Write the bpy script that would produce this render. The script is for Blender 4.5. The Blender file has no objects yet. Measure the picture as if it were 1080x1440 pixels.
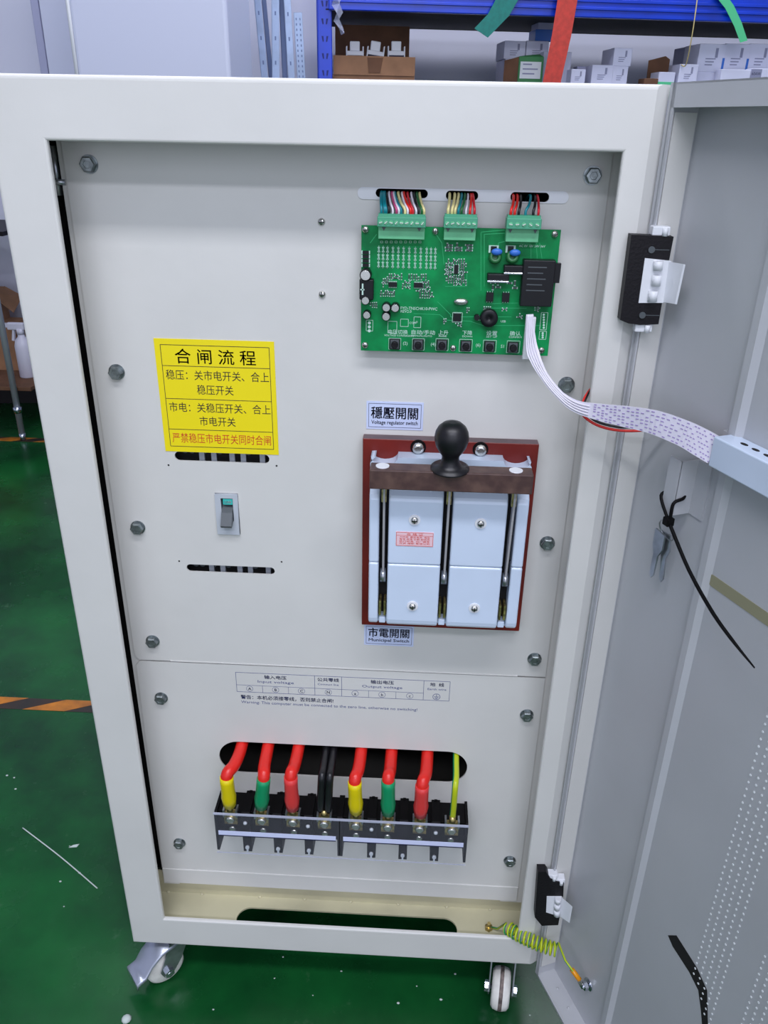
import bpy, bmesh, math, random
from mathutils import Matrix, Vector
random.seed(7)
PI = math.pi
C = bpy.context.scene.collection
SC = bpy.context.scene

# ------------------------------------------------------------------ camera
EYE = Vector((0.3938, -0.7791, 1.1053)); FPX = 1129.4
PITCH, YAW, ROLL = 0.4508, -0.0405, 0.0192
fw = Vector((math.sin(YAW)*math.cos(PITCH), math.cos(YAW)*math.cos(PITCH), -math.sin(PITCH)))
r0 = Vector((math.cos(YAW), -math.sin(YAW), 0)); u0 = r0.cross(fw)
RT = math.cos(ROLL)*r0 + math.sin(ROLL)*u0; UP = -math.sin(ROLL)*r0 + math.cos(ROLL)*u0
cam = bpy.data.cameras.new('camera'); co = bpy.data.objects.new('camera', cam); C.objects.link(co)
co.matrix_world = Matrix(((RT.x, UP.x, -fw.x, EYE.x), (RT.y, UP.y, -fw.y, EYE.y), (RT.z, UP.z, -fw.z, EYE.z), (0, 0, 0, 1)))
cam.sensor_fit = 'VERTICAL'; cam.sensor_height = 24; cam.lens = 24*FPX/1440; cam.clip_start = .02
SC.camera = co
# ------------------------------------------------------------------ light
W = bpy.data.worlds.new('world'); SC.world = W; W.use_nodes = True
bg = W.node_tree.nodes['Background']; bg.inputs[0].default_value = (.78, .83, 1, 1); bg.inputs[1].default_value = .5
def area(name, loc, target, sx, sy, power, col):
    l = bpy.data.lights.new(name, 'AREA'); l.shape = 'RECTANGLE'; l.size = sx; l.size_y = sy; l.energy = power; l.color = col
    o = bpy.data.objects.new(name, l); C.objects.link(o); o.location = loc
    o.rotation_euler = (Vector(target)-Vector(loc)).to_track_quat('-Z', 'Y').to_euler(); return o
area('daylight_behind_camera', (.9, -3.9, 1.7), (.5, 0, .7), 4.5, 2.6, 32, (.80, .84, 1))  # added soft panel for the daylight behind the camera
area('ceiling_light_front', (.45, -1.25, 3.05), (.45, -1.25, 0), 2.6, .3, 46, (.91, .92, 1))
area('ceiling_light_rear', (.6, -2.7, 3.05), (.6, -2.7, 0), 2.6, .3, 48, (.84, .86, 1))
area('ceiling_light_middle', (-.2, .9, 3.05), (-.2, .9, 0), 2.4, .25, 20, (.86, .88, 1))
area('ceiling_light_far', (.8, 1.75, 3.05), (.8, 2.1, 0), 3.0, .25, 40, (.88, .90, 1))
SC.view_settings.view_transform = 'Standard'; SC.view_settings.look = 'None'
SC.view_settings.exposure = 0.24; SC.view_settings.gamma = 1; SC.view_settings.use_curve_mapping = False

# ------------------------------------------------------------------ measuring: a photo pixel onto a real plane
def hit(u, v, org, nrm):
    d = fw + RT*(u-540)/FPX - UP*(v-720)/FPX
    t = (Vector(org)-EYE).dot(nrm)/d.dot(nrm); return EYE + d*t
def oy(u, v, y): return hit(u, v, (0, y, 0), Vector((0, 1, 0)))
def oz(u, v, z): return hit(u, v, (0, 0, z), Vector((0, 0, 1)))
A = 1.1932
DOOR = Matrix(((math.cos(A), math.sin(A), 0, .6), (-math.sin(A), math.cos(A), 0, 0), (0, 0, 1, 0), (0, 0, 0, 1)))
DI = DOOR.inverted()
def od(u, v, y):   # onto the door's sheet, in door coordinates (along door, outward depth y, up)
    n = Vector((math.sin(A), math.cos(A), 0)); return DI @ hit(u, v, Vector((.6, 0, 0))+n*y, n)
RY = .129
RACK = Matrix.Translation((0, 2.3, 0)) @ Matrix.Rotation(RY, 4, 'Z'); RI = RACK.inverted()
def orr(u, v, y):
    n = Vector((-math.sin(RY), math.cos(RY), 0)); return RI @ hit(u, v, Vector((0, 2.3, 0))+n*y, n)

# ------------------------------------------------------------------ materials
def lin(c):
    return tuple((x/255/12.92 if x/255 <= .04045 else ((x/255+.055)/1.055)**2.4) for x in c)+(1,)
def mat(name, col, rough=.5, metal=0, var=0, vscale=20, bump=0, bscale=200, alpha=1, trans=0, coat=0, emis=None, col2=None, spec=.5):
    m = bpy.data.materials.new(name); m.use_nodes = True; nt = m.node_tree; b = nt.nodes['Principled BSDF']
    b.inputs['Base Color'].default_value = lin(col); b.inputs['Roughness'].default_value = rough
    b.inputs['Metallic'].default_value = metal; b.inputs['Specular IOR Level'].default_value = spec
    if coat: b.inputs['Coat Weight'].default_value = coat; b.inputs['Coat Roughness'].default_value = .15
    if trans: b.inputs['Transmission Weight'].default_value = trans; b.inputs['IOR'].default_value = 1.2
    if alpha < 1: b.inputs['Alpha'].default_value = alpha
    if emis: b.inputs['Emission Color'].default_value = lin(emis[0]); b.inputs['Emission Strength'].default_value = emis[1]
    tc = nt.nodes.new('ShaderNodeTexCoord')
    if var or col2:
        n = nt.nodes.new('ShaderNodeTexNoise'); n.inputs['Scale'].default_value = vscale; n.inputs['Detail'].default_value = 6
        nt.links.new(tc.outputs['Object'], n.inputs['Vector'])
        r = nt.nodes.new('ShaderNodeValToRGB')
        c2 = col2 or tuple(max(0, min(255, x*(1-var))) for x in col); c1 = col if col2 else tuple(min(255, x*(1+var*.5)) for x in col)
        r.color_ramp.elements[0].color = lin(c2); r.color_ramp.elements[1].color = lin(c1)
        r.color_ramp.elements[0].position = .35; r.color_ramp.elements[1].position = .65
        nt.links.new(n.outputs['Fac'], r.inputs['Fac']); nt.links.new(r.outputs['Color'], b.inputs['Base Color'])
    if bump:
        n = nt.nodes.new('ShaderNodeTexNoise'); n.inputs['Scale'].default_value = bscale; n.inputs['Detail'].default_value = 3
        nt.links.new(tc.outputs['Object'], n.inputs['Vector'])
        bp = nt.nodes.new('ShaderNodeBump'); bp.inputs['Strength'].default_value = bump; bp.inputs['Distance'].default_value = .002
        nt.links.new(n.outputs['Fac'], bp.inputs['Height']); nt.links.new(bp.outputs['Normal'], b.inputs['Normal'])
    return m
M = {}
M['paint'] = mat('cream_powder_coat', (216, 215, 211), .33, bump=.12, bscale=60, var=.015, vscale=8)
M['door_shade_paint'] = mat('shaded_powder_coat', (186, 188, 192), .38, bump=.1, bscale=40, var=.02, vscale=6)  # cabinet coat darkened, shade of the turned-away door put in its colour
M['beige'] = mat('beige_powder_coat', (200, 195, 165), .45, var=.08, vscale=9)
M['olive'] = mat('olive_slot_edge', (150, 147, 118), .5)
M['inside'] = mat('cabinet_inside', (90, 88, 84), .7)
M['bolt'] = mat('zinc_bolt', (150, 158, 160), .35, .9, var=.2, vscale=150)
M['screw'] = mat('bright_screw', (215, 215, 210), .25, .95)
M['chrome'] = mat('chrome', (205, 210, 220), .12, 1)
M['postm'] = mat('satin_chrome_tube', (190, 194, 202), .42, .55)
M['pedal'] = mat('satin_pressed_steel', (185, 190, 205), .3, .7)
M['steel'] = mat('brushed_steel', (180, 184, 190), .3, .9, var=.15, vscale=40)
M['brass'] = mat('brass', (200, 180, 120), .3, .9, var=.3, vscale=200)
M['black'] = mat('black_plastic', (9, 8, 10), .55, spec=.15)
M['blade'] = mat('dull_silver_blade', (178, 176, 180), .5, .25)
M['blackm'] = mat('black_cast_metal', (16, 12, 18), .5, bump=.2, bscale=400, spec=.3)
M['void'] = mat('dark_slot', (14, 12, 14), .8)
M['pcb'] = mat('green_solder_mask', (0, 132, 70), .5, var=.22, vscale=35, spec=.25)
M['silk'] = mat('white_silkscreen', (195, 225, 212), .5)
M['smd'] = mat('tinned_component', (160, 205, 182), .45, .1, var=.25, vscale=900)
M['trace'] = mat('light_green_trace', (30, 165, 100), .35)
M['plug'] = mat('green_plug', (105, 190, 140), .45, var=.06, vscale=60)
M['plugd'] = mat('green_plug_dark', (75, 160, 125), .5)
M['chip'] = mat('black_chip', (17, 17, 22), .4, spec=.35)
M['white'] = mat('white_plastic', (228, 230, 235), .4)
M['ivory'] = mat('ribbon_white', (226, 222, 236), .45)
M['violet'] = mat('ribbon_print', (165, 145, 200), .5)
M['cover'] = mat('pale_blue_moulding', (208, 222, 242), .3, var=.02, vscale=12, coat=.3)
M['redbase'] = mat('red_bakelite', (118, 26, 16), .42, col2=(95, 18, 14), vscale=14)
M['redside'] = mat('bakelite_edge', (96, 78, 82), .5, var=.12, vscale=30)
M['wood'] = mat('brown_bakelite_bar', (72, 50, 48), .45, col2=(98, 74, 66), vscale=70)
M['knob'] = mat('black_rubber_knob', (20, 19, 24), .38, bump=.1, bscale=80)
M['yellow'] = mat('yellow_sticker', (246, 226, 12), .45)
M['ink'] = mat('dark_ink', (40, 30, 34), .6)
M['redink'] = mat('red_ink', (205, 60, 30), .6)
M['blueink'] = mat('blue_ink', (62, 72, 128), .6)
M['navyink'] = mat('navy_ink', (24, 26, 60), .6)
M['label'] = mat('pale_blue_label', (206, 216, 246), .45)
M['pink'] = mat('pink_nameplate', (238, 200, 208), .4)
M['sw'] = mat('white_print_strip', (214, 220, 250), .5)
M['silverdev'] = mat('grey_device_face', (190, 196, 204), .4)
M['greydark'] = mat('grey_toggle', (78, 84, 88), .4)
M['teal'] = mat('teal_flag', (60, 190, 180), .4)
M['clear'] = mat('clear_cover', (225, 230, 245), .12, alpha=.035)
M['clearedge'] = mat('clear_cover_edge', (200, 205, 225), .15, alpha=.65)
M['film'] = mat('plastic_film', (200, 205, 225), .15, alpha=.35, bump=.8, bscale=40)
def wirem(n, c): M[n] = mat(n+'_insulation', c, .32)
for n, c in dict(wred=(224, 38, 30), wred2=(205, 30, 45), wyel=(228, 208, 12), wgrn=(20, 148, 96), wred3=(222, 62, 62), wblk=(20, 20, 24), wteal=(10, 128, 140),
                 wcream=(226, 214, 150), wwhite=(226, 222, 232), wpink=(190, 70, 120), wdgrn=(30, 100, 50), worange=(232, 150, 10), wlime=(190, 205, 30)).items(): wirem(n, c)
M['nylon'] = mat('white_nylon_wheel', (232, 230, 224), .4, var=.06, vscale=60)
M['streak'] = mat('dirty_streak', (120, 108, 104), .8, var=.4, vscale=120)
M['bluesteel'] = mat('blue_rack_paint', (6, 58, 196), .3, var=.08, vscale=8, coat=.3)
M['bluehole'] = mat('rack_slot', (14, 28, 110), .6)
M['board'] = mat('dark_shelf_board', (40, 36, 40), .7)
M['carton'] = mat('brown_cardboard', (158, 116, 84), .8, var=.08, vscale=14)
M['cartond'] = mat('dark_cardboard', (110, 76, 54), .85, var=.1, vscale=14)
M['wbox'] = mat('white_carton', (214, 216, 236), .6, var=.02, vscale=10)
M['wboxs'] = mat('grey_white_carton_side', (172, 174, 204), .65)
M['print'] = mat('grey_print', (140, 142, 168), .6)
M['greenbox'] = mat('green_carton', (60, 128, 74), .6)
M['paperlab'] = mat('paper_label', (222, 226, 228), .6)
M['bluepack'] = mat('blue_packet', (50, 110, 200), .4)
M['strapred'] = mat('red_strap', (198, 62, 50), .55, var=.08, vscale=60)
M['strapgreen'] = mat('dark_green_strap', (12, 120, 110), .5, var=.08, vscale=60)
M['straplime'] = mat('light_green_strap', (84, 200, 140), .5)
M['twine'] = mat('yellow_twine', (215, 195, 130), .7)
M['wall'] = mat('white_wall', (214, 216, 232), .6, bump=.05, bscale=30)
M['panelw'] = mat('pale_enclosure', (212, 216, 236), .35)
M['galv'] = mat('galvanised_steel', (176, 194, 222), .4, .4, var=.05, vscale=20)
M['galvd'] = mat('galvanised_slots', (112, 128, 168), .6)
M['orange'] = mat('orange_tape', (196, 120, 30), .55, col2=(150, 92, 34), vscale=25)
M['tapeblack'] = mat('black_tape', (34, 34, 30), .5, col2=(54, 40, 30), vscale=20)
M['spray'] = mat('white_bottle', (226, 224, 238), .3)
M['debris'] = mat('white_paint_chip', (190, 200, 195), .7)
def floor_mat():
    m = bpy.data.materials.new('green_epoxy_floor'); m.use_nodes = True; nt = m.node_tree; b = nt.nodes['Principled BSDF']
    tc = nt.nodes.new('ShaderNodeTexCoord')
    def noise(s, det=8, ro=.6):
        n = nt.nodes.new('ShaderNodeTexNoise'); n.inputs['Scale'].default_value = s; n.inputs['Detail'].default_value = det; n.inputs['Roughness'].default_value = ro
        nt.links.new(tc.outputs['Object'], n.inputs['Vector']); return n
    n1 = noise(3.5); r = nt.nodes.new('ShaderNodeValToRGB')
    r.color_ramp.elements[0].color = lin((8, 52, 26)); r.color_ramp.elements[1].color = lin((20, 92, 42))
    r.color_ramp.elements[0].position = .35; r.color_ramp.elements[1].position = .68
    nt.links.new(n1.outputs['Fac'], r.inputs['Fac'])
    n2 = noise(26, 10, .7); r2 = nt.nodes.new('ShaderNodeValToRGB'); r2.color_ramp.elements[0].position = .62; r2.color_ramp.elements[1].position = .78
    r2.color_ramp.elements[1].color = (.35, .35, .35, 1)
    nt.links.new(n2.outputs['Fac'], r2.inputs['Fac'])
    mx = nt.nodes.new('ShaderNodeMix'); mx.data_type = 'RGBA'; mx.inputs[7].default_value = lin((92, 122, 98))
    nt.links.new(r2.outputs['Color'], mx.inputs[0]); nt.links.new(r.outputs['Color'], mx.inputs[6]); nt.links.new(mx.outputs[2], b.inputs['Base Color'])
    b.inputs['Specular IOR Level'].default_value = .35
    n3 = noise(9); mr = nt.nodes.new('ShaderNodeMapRange'); mr.inputs[3].default_value = .12; mr.inputs[4].default_value = .38
    nt.links.new(n3.outputs['Fac'], mr.inputs[0]); nt.links.new(mr.outputs[0], b.inputs['Roughness'])
    bp = nt.nodes.new('ShaderNodeBump'); bp.inputs['Strength'].default_value = .12; bp.inputs['Distance'].default_value = .002
    n4 = noise(14); nt.links.new(n4.outputs['Fac'], bp.inputs['Height']); nt.links.new(bp.outputs['Normal'], b.inputs['Normal'])
    return m
M['floor'] = floor_mat()

# ------------------------------------------------------------------ builders
WM = {}
def reg(o, m): WM[o.name] = m
def thing(name, label, cat, loc=(0, 0, 0), group=None, rz=0):
    o = bpy.data.objects.new(name, None); C.objects.link(o); o.location = loc; o.rotation_euler = (0, 0, rz); o.empty_display_size = .05
    o['label'] = label; o['category'] = cat
    if group: o['group'] = group
    reg(o, Matrix.Translation(loc) @ Matrix.Rotation(rz, 4, 'Z')); return o
def tag(o, label=None, cat=None, group=None, kind=None):
    if label: o['label'] = label
    if cat: o['category'] = cat
    if group: o['group'] = group
    if kind: o['kind'] = kind
    return o
class MB:
    def __init__(s, frame=None): s.b = bmesh.new(); s.f = frame or Matrix(); s.m = 0
    def _fin(s, vs, fs=None):
        for f in (fs if fs is not None else {f for v in vs for f in v.link_faces}): f.material_index = s.m
    def box(s, x0, x1, y0, y1, z0, z1, bev=0, seg=2, rot=None):
        c = Vector(((x0+x1)/2, (y0+y1)/2, (z0+z1)/2))
        mt = Matrix.Translation(c) @ (rot or Matrix()) @ Matrix.Diagonal((abs(x1-x0), abs(y1-y0), abs(z1-z0), 1))
        r = bmesh.ops.create_cube(s.b, size=1, matrix=mt); vs = r['verts']
        if bev:
            es = list({e for v in vs for e in v.link_edges})
            g = bmesh.ops.bevel(s.b, geom=es, offset=bev, segments=seg, affect='EDGES', profile=.5); s._fin(None, g['faces'])
            vs = [v for v in g['verts']]
        s._fin(vs); return s
    def cyl(s, p0, p1, r0, r1=None, n=16, caps=True):
        p0, p1 = Vector(p0), Vector(p1); d = p1-p0; r1 = r0 if r1 is None else r1
        mt = Matrix.Translation((p0+p1)/2) @ d.to_track_quat('Z', 'Y').to_matrix().to_4x4()
        r = bmesh.ops.create_cone(s.b, cap_ends=caps, segments=n, radius1=max(r0, 1e-6), radius2=max(r1, 1e-6), depth=d.length, matrix=mt)
        for f in {f for v in r['verts'] for f in v.link_faces}: f.smooth = len(f.verts) == 4 and n > 7
        s._fin(r['verts']); return s
    def sph(s, c, r, n=16, sc=(1, 1, 1)):
        g = bmesh.ops.create_uvsphere(s.b, u_segments=n, v_segments=max(6, n//2), radius=r, matrix=Matrix.Translation(c) @ Matrix.Diagonal((*sc, 1)))
        for v in g['verts']:
            for f in v.link_faces: f.smooth = True
        s._fin(g['verts']); return s
    def lathe(s, prof, c, axis=(0, 0, 1), n=24):      # prof: (radius, height along axis)
        q = Vector(axis).to_track_quat('Z', 'Y').to_matrix().to_4x4(); mt = Matrix.Translation(c) @ q
        rings = []
        for (r, h) in prof:
            rings.append([s.b.verts.new(mt @ Vector((r*math.cos(2*PI*k/n), r*math.sin(2*PI*k/n), h))) for k in range(n)])
        for a, b in zip(rings, rings[1:]):
            for k in range(n):
                f = s.b.faces.new((a[k], a[(k+1) % n], b[(k+1) % n], b[k])); f.smooth = True; f.material_index = s.m
        for rg, rev in ((rings[0], True), (rings[-1], False)):
            f = s.b.faces.new(list(reversed(rg)) if rev else rg); f.material_index = s.m
        return s
    def tube(s, pts, r, n=10, res=6, smooth=True, radii=None, cols=None):
        P = [Vector(p) for p in pts]
        if smooth and len(P) > 2:
            Q = []; 
            for i in range(len(P)-1):
                a, b, c, d = P[max(i-1, 0)], P[i], P[i+1], P[min(i+2, len(P)-1)]
                for k in range(res):
                    t = k/res; Q.append(.5*((2*b)+(-a+c)*t+(2*a-5*b+4*c-d)*t*t+(-a+3*b-3*c+d)*t**3))
            Q.append(P[-1]); 
            if radii:
                R = []
                for i in range(len(radii)-1): R += [radii[i]+(radii[i+1]-radii[i])*k/res for k in range(res)]
                R.append(radii[-1])
            else: R = [r]*len(Q)
        else: Q = P; R = radii or [r]*len(Q)
        T0 = (Q[1]-Q[0]).normalized(); N = T0.orthogonal().normalized(); rings = []
        for i, q in enumerate(Q):
            T = (Q[min(i+1, len(Q)-1)]-Q[max(i-1, 0)]).normalized(); N = (N-T*N.dot(T)).normalized(); B = T.cross(N)
            rings.append([s.b.verts.new(q+(N*math.cos(2*PI*k/n)+B*math.sin(2*PI*k/n))*R[i]) for k in range(n)])
        for i, (a, b) in enumerate(zip(rings, rings[1:])):
            for k in range(n):
                f = s.b.faces.new((a[k], a[(k+1) % n], b[(k+1) % n], b[k])); f.smooth = True; f.material_index = s.m if not cols else cols(k, n, i)
        for rg in (list(reversed(rings[0])), rings[-1]):
            f = s.b.faces.new(rg); f.material_index = s.m
        return s
    def prism(s, pts, d):                              # polygon (3D points) swept by vector d
        a = [s.b.verts.new(Vector(p)) for p in pts]; b = [s.b.verts.new(Vector(p)+Vector(d)) for p in pts]; n = len(a)
        fs = [s.b.faces.new(a), s.b.faces.new(list(reversed(b)))]
        for k in range(n): fs.append(s.b.faces.new((a[k], b[k], b[(k+1) % n], a[(k+1) % n])))
        for f in fs: f.material_index = s.m
        bmesh.ops.recalc_face_normals(s.b, faces=fs); return s
    def ribbon(s, pts, wid, th=.001):                  # pts: (centre, half-width vector)
        rows = []
        for c, w in zip(pts, wid):
            c = Vector(c); w = Vector(w); rows.append((c, w))
        ring = []
        for i, (c, w) in enumerate(rows):
            T = (rows[min(i+1, len(rows)-1)][0]-rows[max(i-1, 0)][0]).normalized(); nn = T.cross(w).normalized()*th/2
            ring.append([s.b.verts.new(p) for p in (c-w-nn, c+w-nn, c+w+nn, c-w+nn)])
        for a, b in zip(ring, ring[1:]):
            for k in range(4):
                f = s.b.faces.new((a[k], a[(k+1) % 4], b[(k+1) % 4], b[k])); f.material_index = s.m; f.smooth = False
        s.b.faces.new(list(reversed(ring[0]))); s.b.faces.new(ring[-1]); return s
    def build(s, name, mats, parent=None, kind=None, label=None):
        me = bpy.data.meshes.new(name)
        bmesh.ops.recalc_face_normals(s.b, faces=s.b.faces[:])
        s.b.to_mesh(me); s.b.free()
        for k in (mats if isinstance(mats, (list, tuple)) else [mats]): me.materials.append(M[k])
        return link(name, me, s.f, parent, kind, label)
def link(name, me, frame, parent, kind=None, label=None):
    o = bpy.data.objects.new(name, me); C.objects.link(o)
    pm = WM[parent.name] if parent else Matrix()
    me.transform(pm.inverted() @ frame)
    if parent: o.parent = parent
    reg(o, pm)
    if kind: o['kind'] = kind
    if label: o['label'] = label
    return o
def clone(src, parent, mv):                            # same mesh data again, moved by vector mv (parent space)
    o = src.copy(); C.objects.link(o); o.parent = parent; o.location = Vector(src.location)+Vector(mv); reg(o, WM[parent.name]); return o
def from_curve(cu, frame, name, mats, parent, kind=None, label=None):
    t = bpy.data.objects.new('tmp', cu); C.objects.link(t)
    dg = bpy.context.evaluated_depsgraph_get(); me = bpy.data.meshes.new_from_object(t.evaluated_get(dg)); me.name = name
    bpy.data.objects.remove(t); 
    me.materials.clear()
    for k in (mats if isinstance(mats, (list, tuple)) else [mats]): me.materials.append(M[k])
    return link(name, me, frame, parent, kind, label)
XZ = Matrix(((1, 0, 0, 0), (0, 0, -1, 0), (0, 1, 0, 0), (0, 0, 0, 1)))   # curve x,y -> x,z ; curve z -> -y (towards viewer)
def plate(name, outer, holes, y0, y1, m, parent, frame=None):
    cu = bpy.data.curves.new(name, 'CURVE'); cu.dimensions = '2D'; cu.fill_mode = 'BOTH'; cu.extrude = abs(y1-y0)/2
    for pts in [outer]+holes:
        sp = cu.splines.new('POLY'); sp.points.add(len(pts)-1); sp.use_cyclic_u = True
        for p, q in zip(sp.points, pts): p.co = (q[0], q[1], 0, 1)
    return from_curve(cu, (frame or Matrix()) @ Matrix.Translation((0, (y0+y1)/2, 0)) @ XZ, name, m, parent)
def rrect(x0, x1, z0, z1, r, n=6):
    o = []
    for cx, cz, a in ((x1-r, z1-r, 0), (x0+r, z1-r, PI/2), (x0+r, z0+r, PI), (x1-r, z0+r, 3*PI/2)):
        for k in range(n+1): t = a+PI/2*k/n; o.append((cx+r*math.cos(t), cz+r*math.sin(t)))
    return o
def text(s, x, z, y, size, m, parent, frame=None, w=None, align='LEFT', bold=0, name='lettering', xs=1, sp=1, rot=None):
    cu = bpy.data.curves.new(name, 'FONT'); cu.body = s; cu.size = size; cu.align_x = align; cu.extrude = .00012; cu.space_character = sp
    cu.resolution_u = 2
    t = bpy.data.objects.new('tmp', cu); C.objects.link(t)
    dg = bpy.context.evaluated_depsgraph_get(); me = bpy.data.meshes.new_from_object(t.evaluated_get(dg)); bpy.data.objects.remove(t); me.name = name
    me.materials.clear(); me.materials.append(M[m])
    if bold:
        bm = bmesh.new(); src_ = me
        for dx, dy in ((-bold, 0), (bold, 0), (0, bold), (0, -bold)):
            t_ = src_.copy(); t_.transform(Matrix.Translation((dx, dy, 0))); bm.from_mesh(t_); bpy.data.meshes.remove(t_)
        bm.to_mesh(me); bm.free()
    sx = xs
    if w and len(me.vertices):
        xsv = [v.co.x for v in me.vertices]; sx = w/(max(xsv)-min(xsv)); off = min(xsv)*sx if align == 'LEFT' else 0
        x -= off
    fr = (frame or Matrix()) @ Matrix.Translation((x, y, z)) @ (rot or Matrix()) @ XZ @ Matrix.Diagonal((sx, 1, 1, 1))
    return link(name, me, fr, parent)
def struct(o): o['kind'] = 'structure'; return o

# ------------------------------------------------------------------ the room
GZ = -.095
struct(MB().box(-3.6, 4.2, -4.2, 4.0, GZ-.05, GZ).build('floor', 'floor'))
struct(MB(RACK).box(-3.6, 4.6, .62, .70, GZ, 3.3).build('wall_back', 'wall'))
struct(MB(RACK).box(-3.6, 4.6, .60, .62, GZ, GZ+.16).build('wall_foot_shade', 'board'))  # dark strip added along the wall foot to stand for shade
struct(MB().box(-3.7, -3.6, -4.2, 4.0, GZ, 3.3).build('wall_left', 'wall'))
struct(MB().box(4.2, 4.3, -4.2, 4.0, GZ, 3.3).build('wall_right', 'wall'))
struct(MB().box(-3.7, 4.3, -4.2, 4.0, 3.2, 3.3).build('ceiling', 'wall'))

# ------------------------------------------------------------------ the cabinet
H = 1.139; WX = .6; DP = .48
PY = .055
cab = thing('electrical_cabinet', 'tall cream metal electrical cabinet on casters with its door swung open', 'cabinet', (.3, .24, GZ))
def ring_frame():
    b = MB(); bm = b.b
    def loop(x0, x1, z0, z1, y): return [bm.verts.new((x, y, z)) for x, z in ((x0, z0), (x1, z0), (x1, z1), (x0, z1))]
    of, ob = loop(0, WX-.0125, 0, H, 0), loop(0, WX, 0, H, .0085)
    nf, nb = loop(.0525, .5655, .0555, 1.086, 0), loop(.0525, .5655, .0555, 1.086, .005)
    for k in range(4):
        j = (k+1) % 4
        bm.faces.new((of[k], of[j], nf[j], nf[k])); bm.faces.new((ob[j], ob[k], nb[k], nb[j]))
        bm.faces.new((of[j], of[k], ob[k], ob[j])); bm.faces.new((nf[k], nf[j], nb[j], nb[k]))
    bm.edges.ensure_lookup_table()
    def isf(e): return all(abs(v.co.y) < 1e-6 for v in e.verts)
    inn = [e for e in bm.edges if isf(e) and all(v in nf for v in e.verts)]
    out = [e for e in bm.edges if isf(e) and all(v in of for v in e.verts)]
    bmesh.ops.bevel(bm, geom=inn, offset=.0025, segments=3, affect='EDGES', profile=.5)
    rt = [e for e in out if e.is_valid and all(abs(v.co.x-WX+.0125) < 1e-6 for v in e.verts)]
    out = [e for e in out if e.is_valid and e not in rt]
    bmesh.ops.bevel(bm, geom=rt, offset=.0115, offset_type='OFFSET', segments=1, affect='EDGES') if 0 else None
    bmesh.ops.bevel(bm, geom=out, offset=.004, segments=4, affect='EDGES', profile=.5)
    for f in bm.faces: f.smooth = False
    return b.build('front_frame', 'paint', cab)
ring_frame()
MB().box(.0, .003, .0085, DP, 0, H).build('side_panel', 'paint', cab)
MB().box(WX-.003, WX, .0085, DP, 0, H).build('side_panel', 'paint', cab)
MB().box(.003, WX-.003, .0085, DP, H-.003, H).build('top_panel', 'paint', cab)
MB().box(.003, WX-.003, DP-.003, DP, 0, H-.003).build('back_panel', 'inside', cab)
# floor tray with the oblong cable opening
TZ = .03
def tray():
    cu = bpy.data.curves.new('tray', 'CURVE'); cu.dimensions = '2D'; cu.fill_mode = 'BOTH'; cu.extrude = .0015
    for pts in [[(.003, .0305), (.597, .0305), (.597, .30), (.003, .30)][::1]]:
        pass
    outer = [(.003, .004), (WX-.003, .004), (WX-.003, .075), (.003, .075)]
    for pts in (outer, rrect(.152, .4815, .008, .0475, .0195, 8)):
        sp = cu.splines.new('POLY'); sp.points.add(len(pts)-1); sp.use_cyclic_u = True
        for p, q in zip(sp.points, pts): p.co = (q[0], q[1], 0, 1)
    return from_curve(cu, Matrix.Translation((0, 0, TZ-.0015)), 'floor_tray', 'beige', cab)
tray()
MB().box(.003, WX-.003, .0665, .069, TZ, .075).build('tray_rear_lip', 'beige', cab)
wd = MB()
for u, v in ((237, 1254), (284, 1258), (365, 1262), (428, 1266), (493, 1269), (560, 1273), (628, 1276), (689, 1281)):
    p = oz(u, v, TZ); wd.sph((p.x, .0655, TZ+.001), .0022, 8, (1.3, 1, .6))
wd.build('weld_bead', 'beige', cab, kind='stuff')
MB().box(.003, WX-.003, .076, DP-.003, .0, .003).build('bottom_panel', 'inside', cab)
# mounting flanges behind the sheets
MB().box(.0365, .06, PY+.0025, PY+.005, .06, 1.09).build('mounting_flange', 'paint', cab)
MB().box(.545, .585, PY+.0025, PY+.005, .06, 1.09).build('mounting_flange', 'paint', cab)
MB().box(.012, .0365, PY+.03, PY+.034, .06, 1.12).build('gap_shade_strip', 'black', cab)  # black strip added behind the left gap in place of its shade
# upper sheet with its cut-outs
slotA = rrect(.1215, .2295, .7565, .7675, .0055); slotB = rrect(.122, .2295, .6115, .6215, .005)
TX = [rrect(.3460, .3965, 1.0405, 1.0485, .004), rrect(.4140, .4450, 1.0395, 1.0480, .004), rrect(.4760, .5130, 1.0395, 1.0480, .004)]
UX0, UX1 = .0423, .5685
up = [(UX0, .484), (UX0+.006, .4768), (UX1, .4775), (UX1, 1.088), (UX0, 1.088)]
plate('upper_mounting_sheet', up, [slotA, slotB, [(.1637, .665), (.1909, .665), (.1909, .718), (.1637, .718)]]+TX, PY, PY+.002, 'paint', cab)
lo = [(.0385, .0665), (UX1, .0665), (UX1, .4755), (UX0+.006, .4748), (UX0, .468)]
plate('lower_mounting_sheet', lo, [rrect(.1405, .4795, .2925, .3475, .0272, 8)], PY, PY+.002, 'paint', cab)
MB().box(.0385, UX1, PY-.0012, PY+.001, .0665, .0955, .0005).build('sheet_foot_fold', 'paint', cab)
MB().box(.0885, .5335, PY-.0006, PY+.0005, .4765, .4778).build('joint_bead', 'paint', cab)  # thin raised bead along the sheet joint, in the same coat
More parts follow.
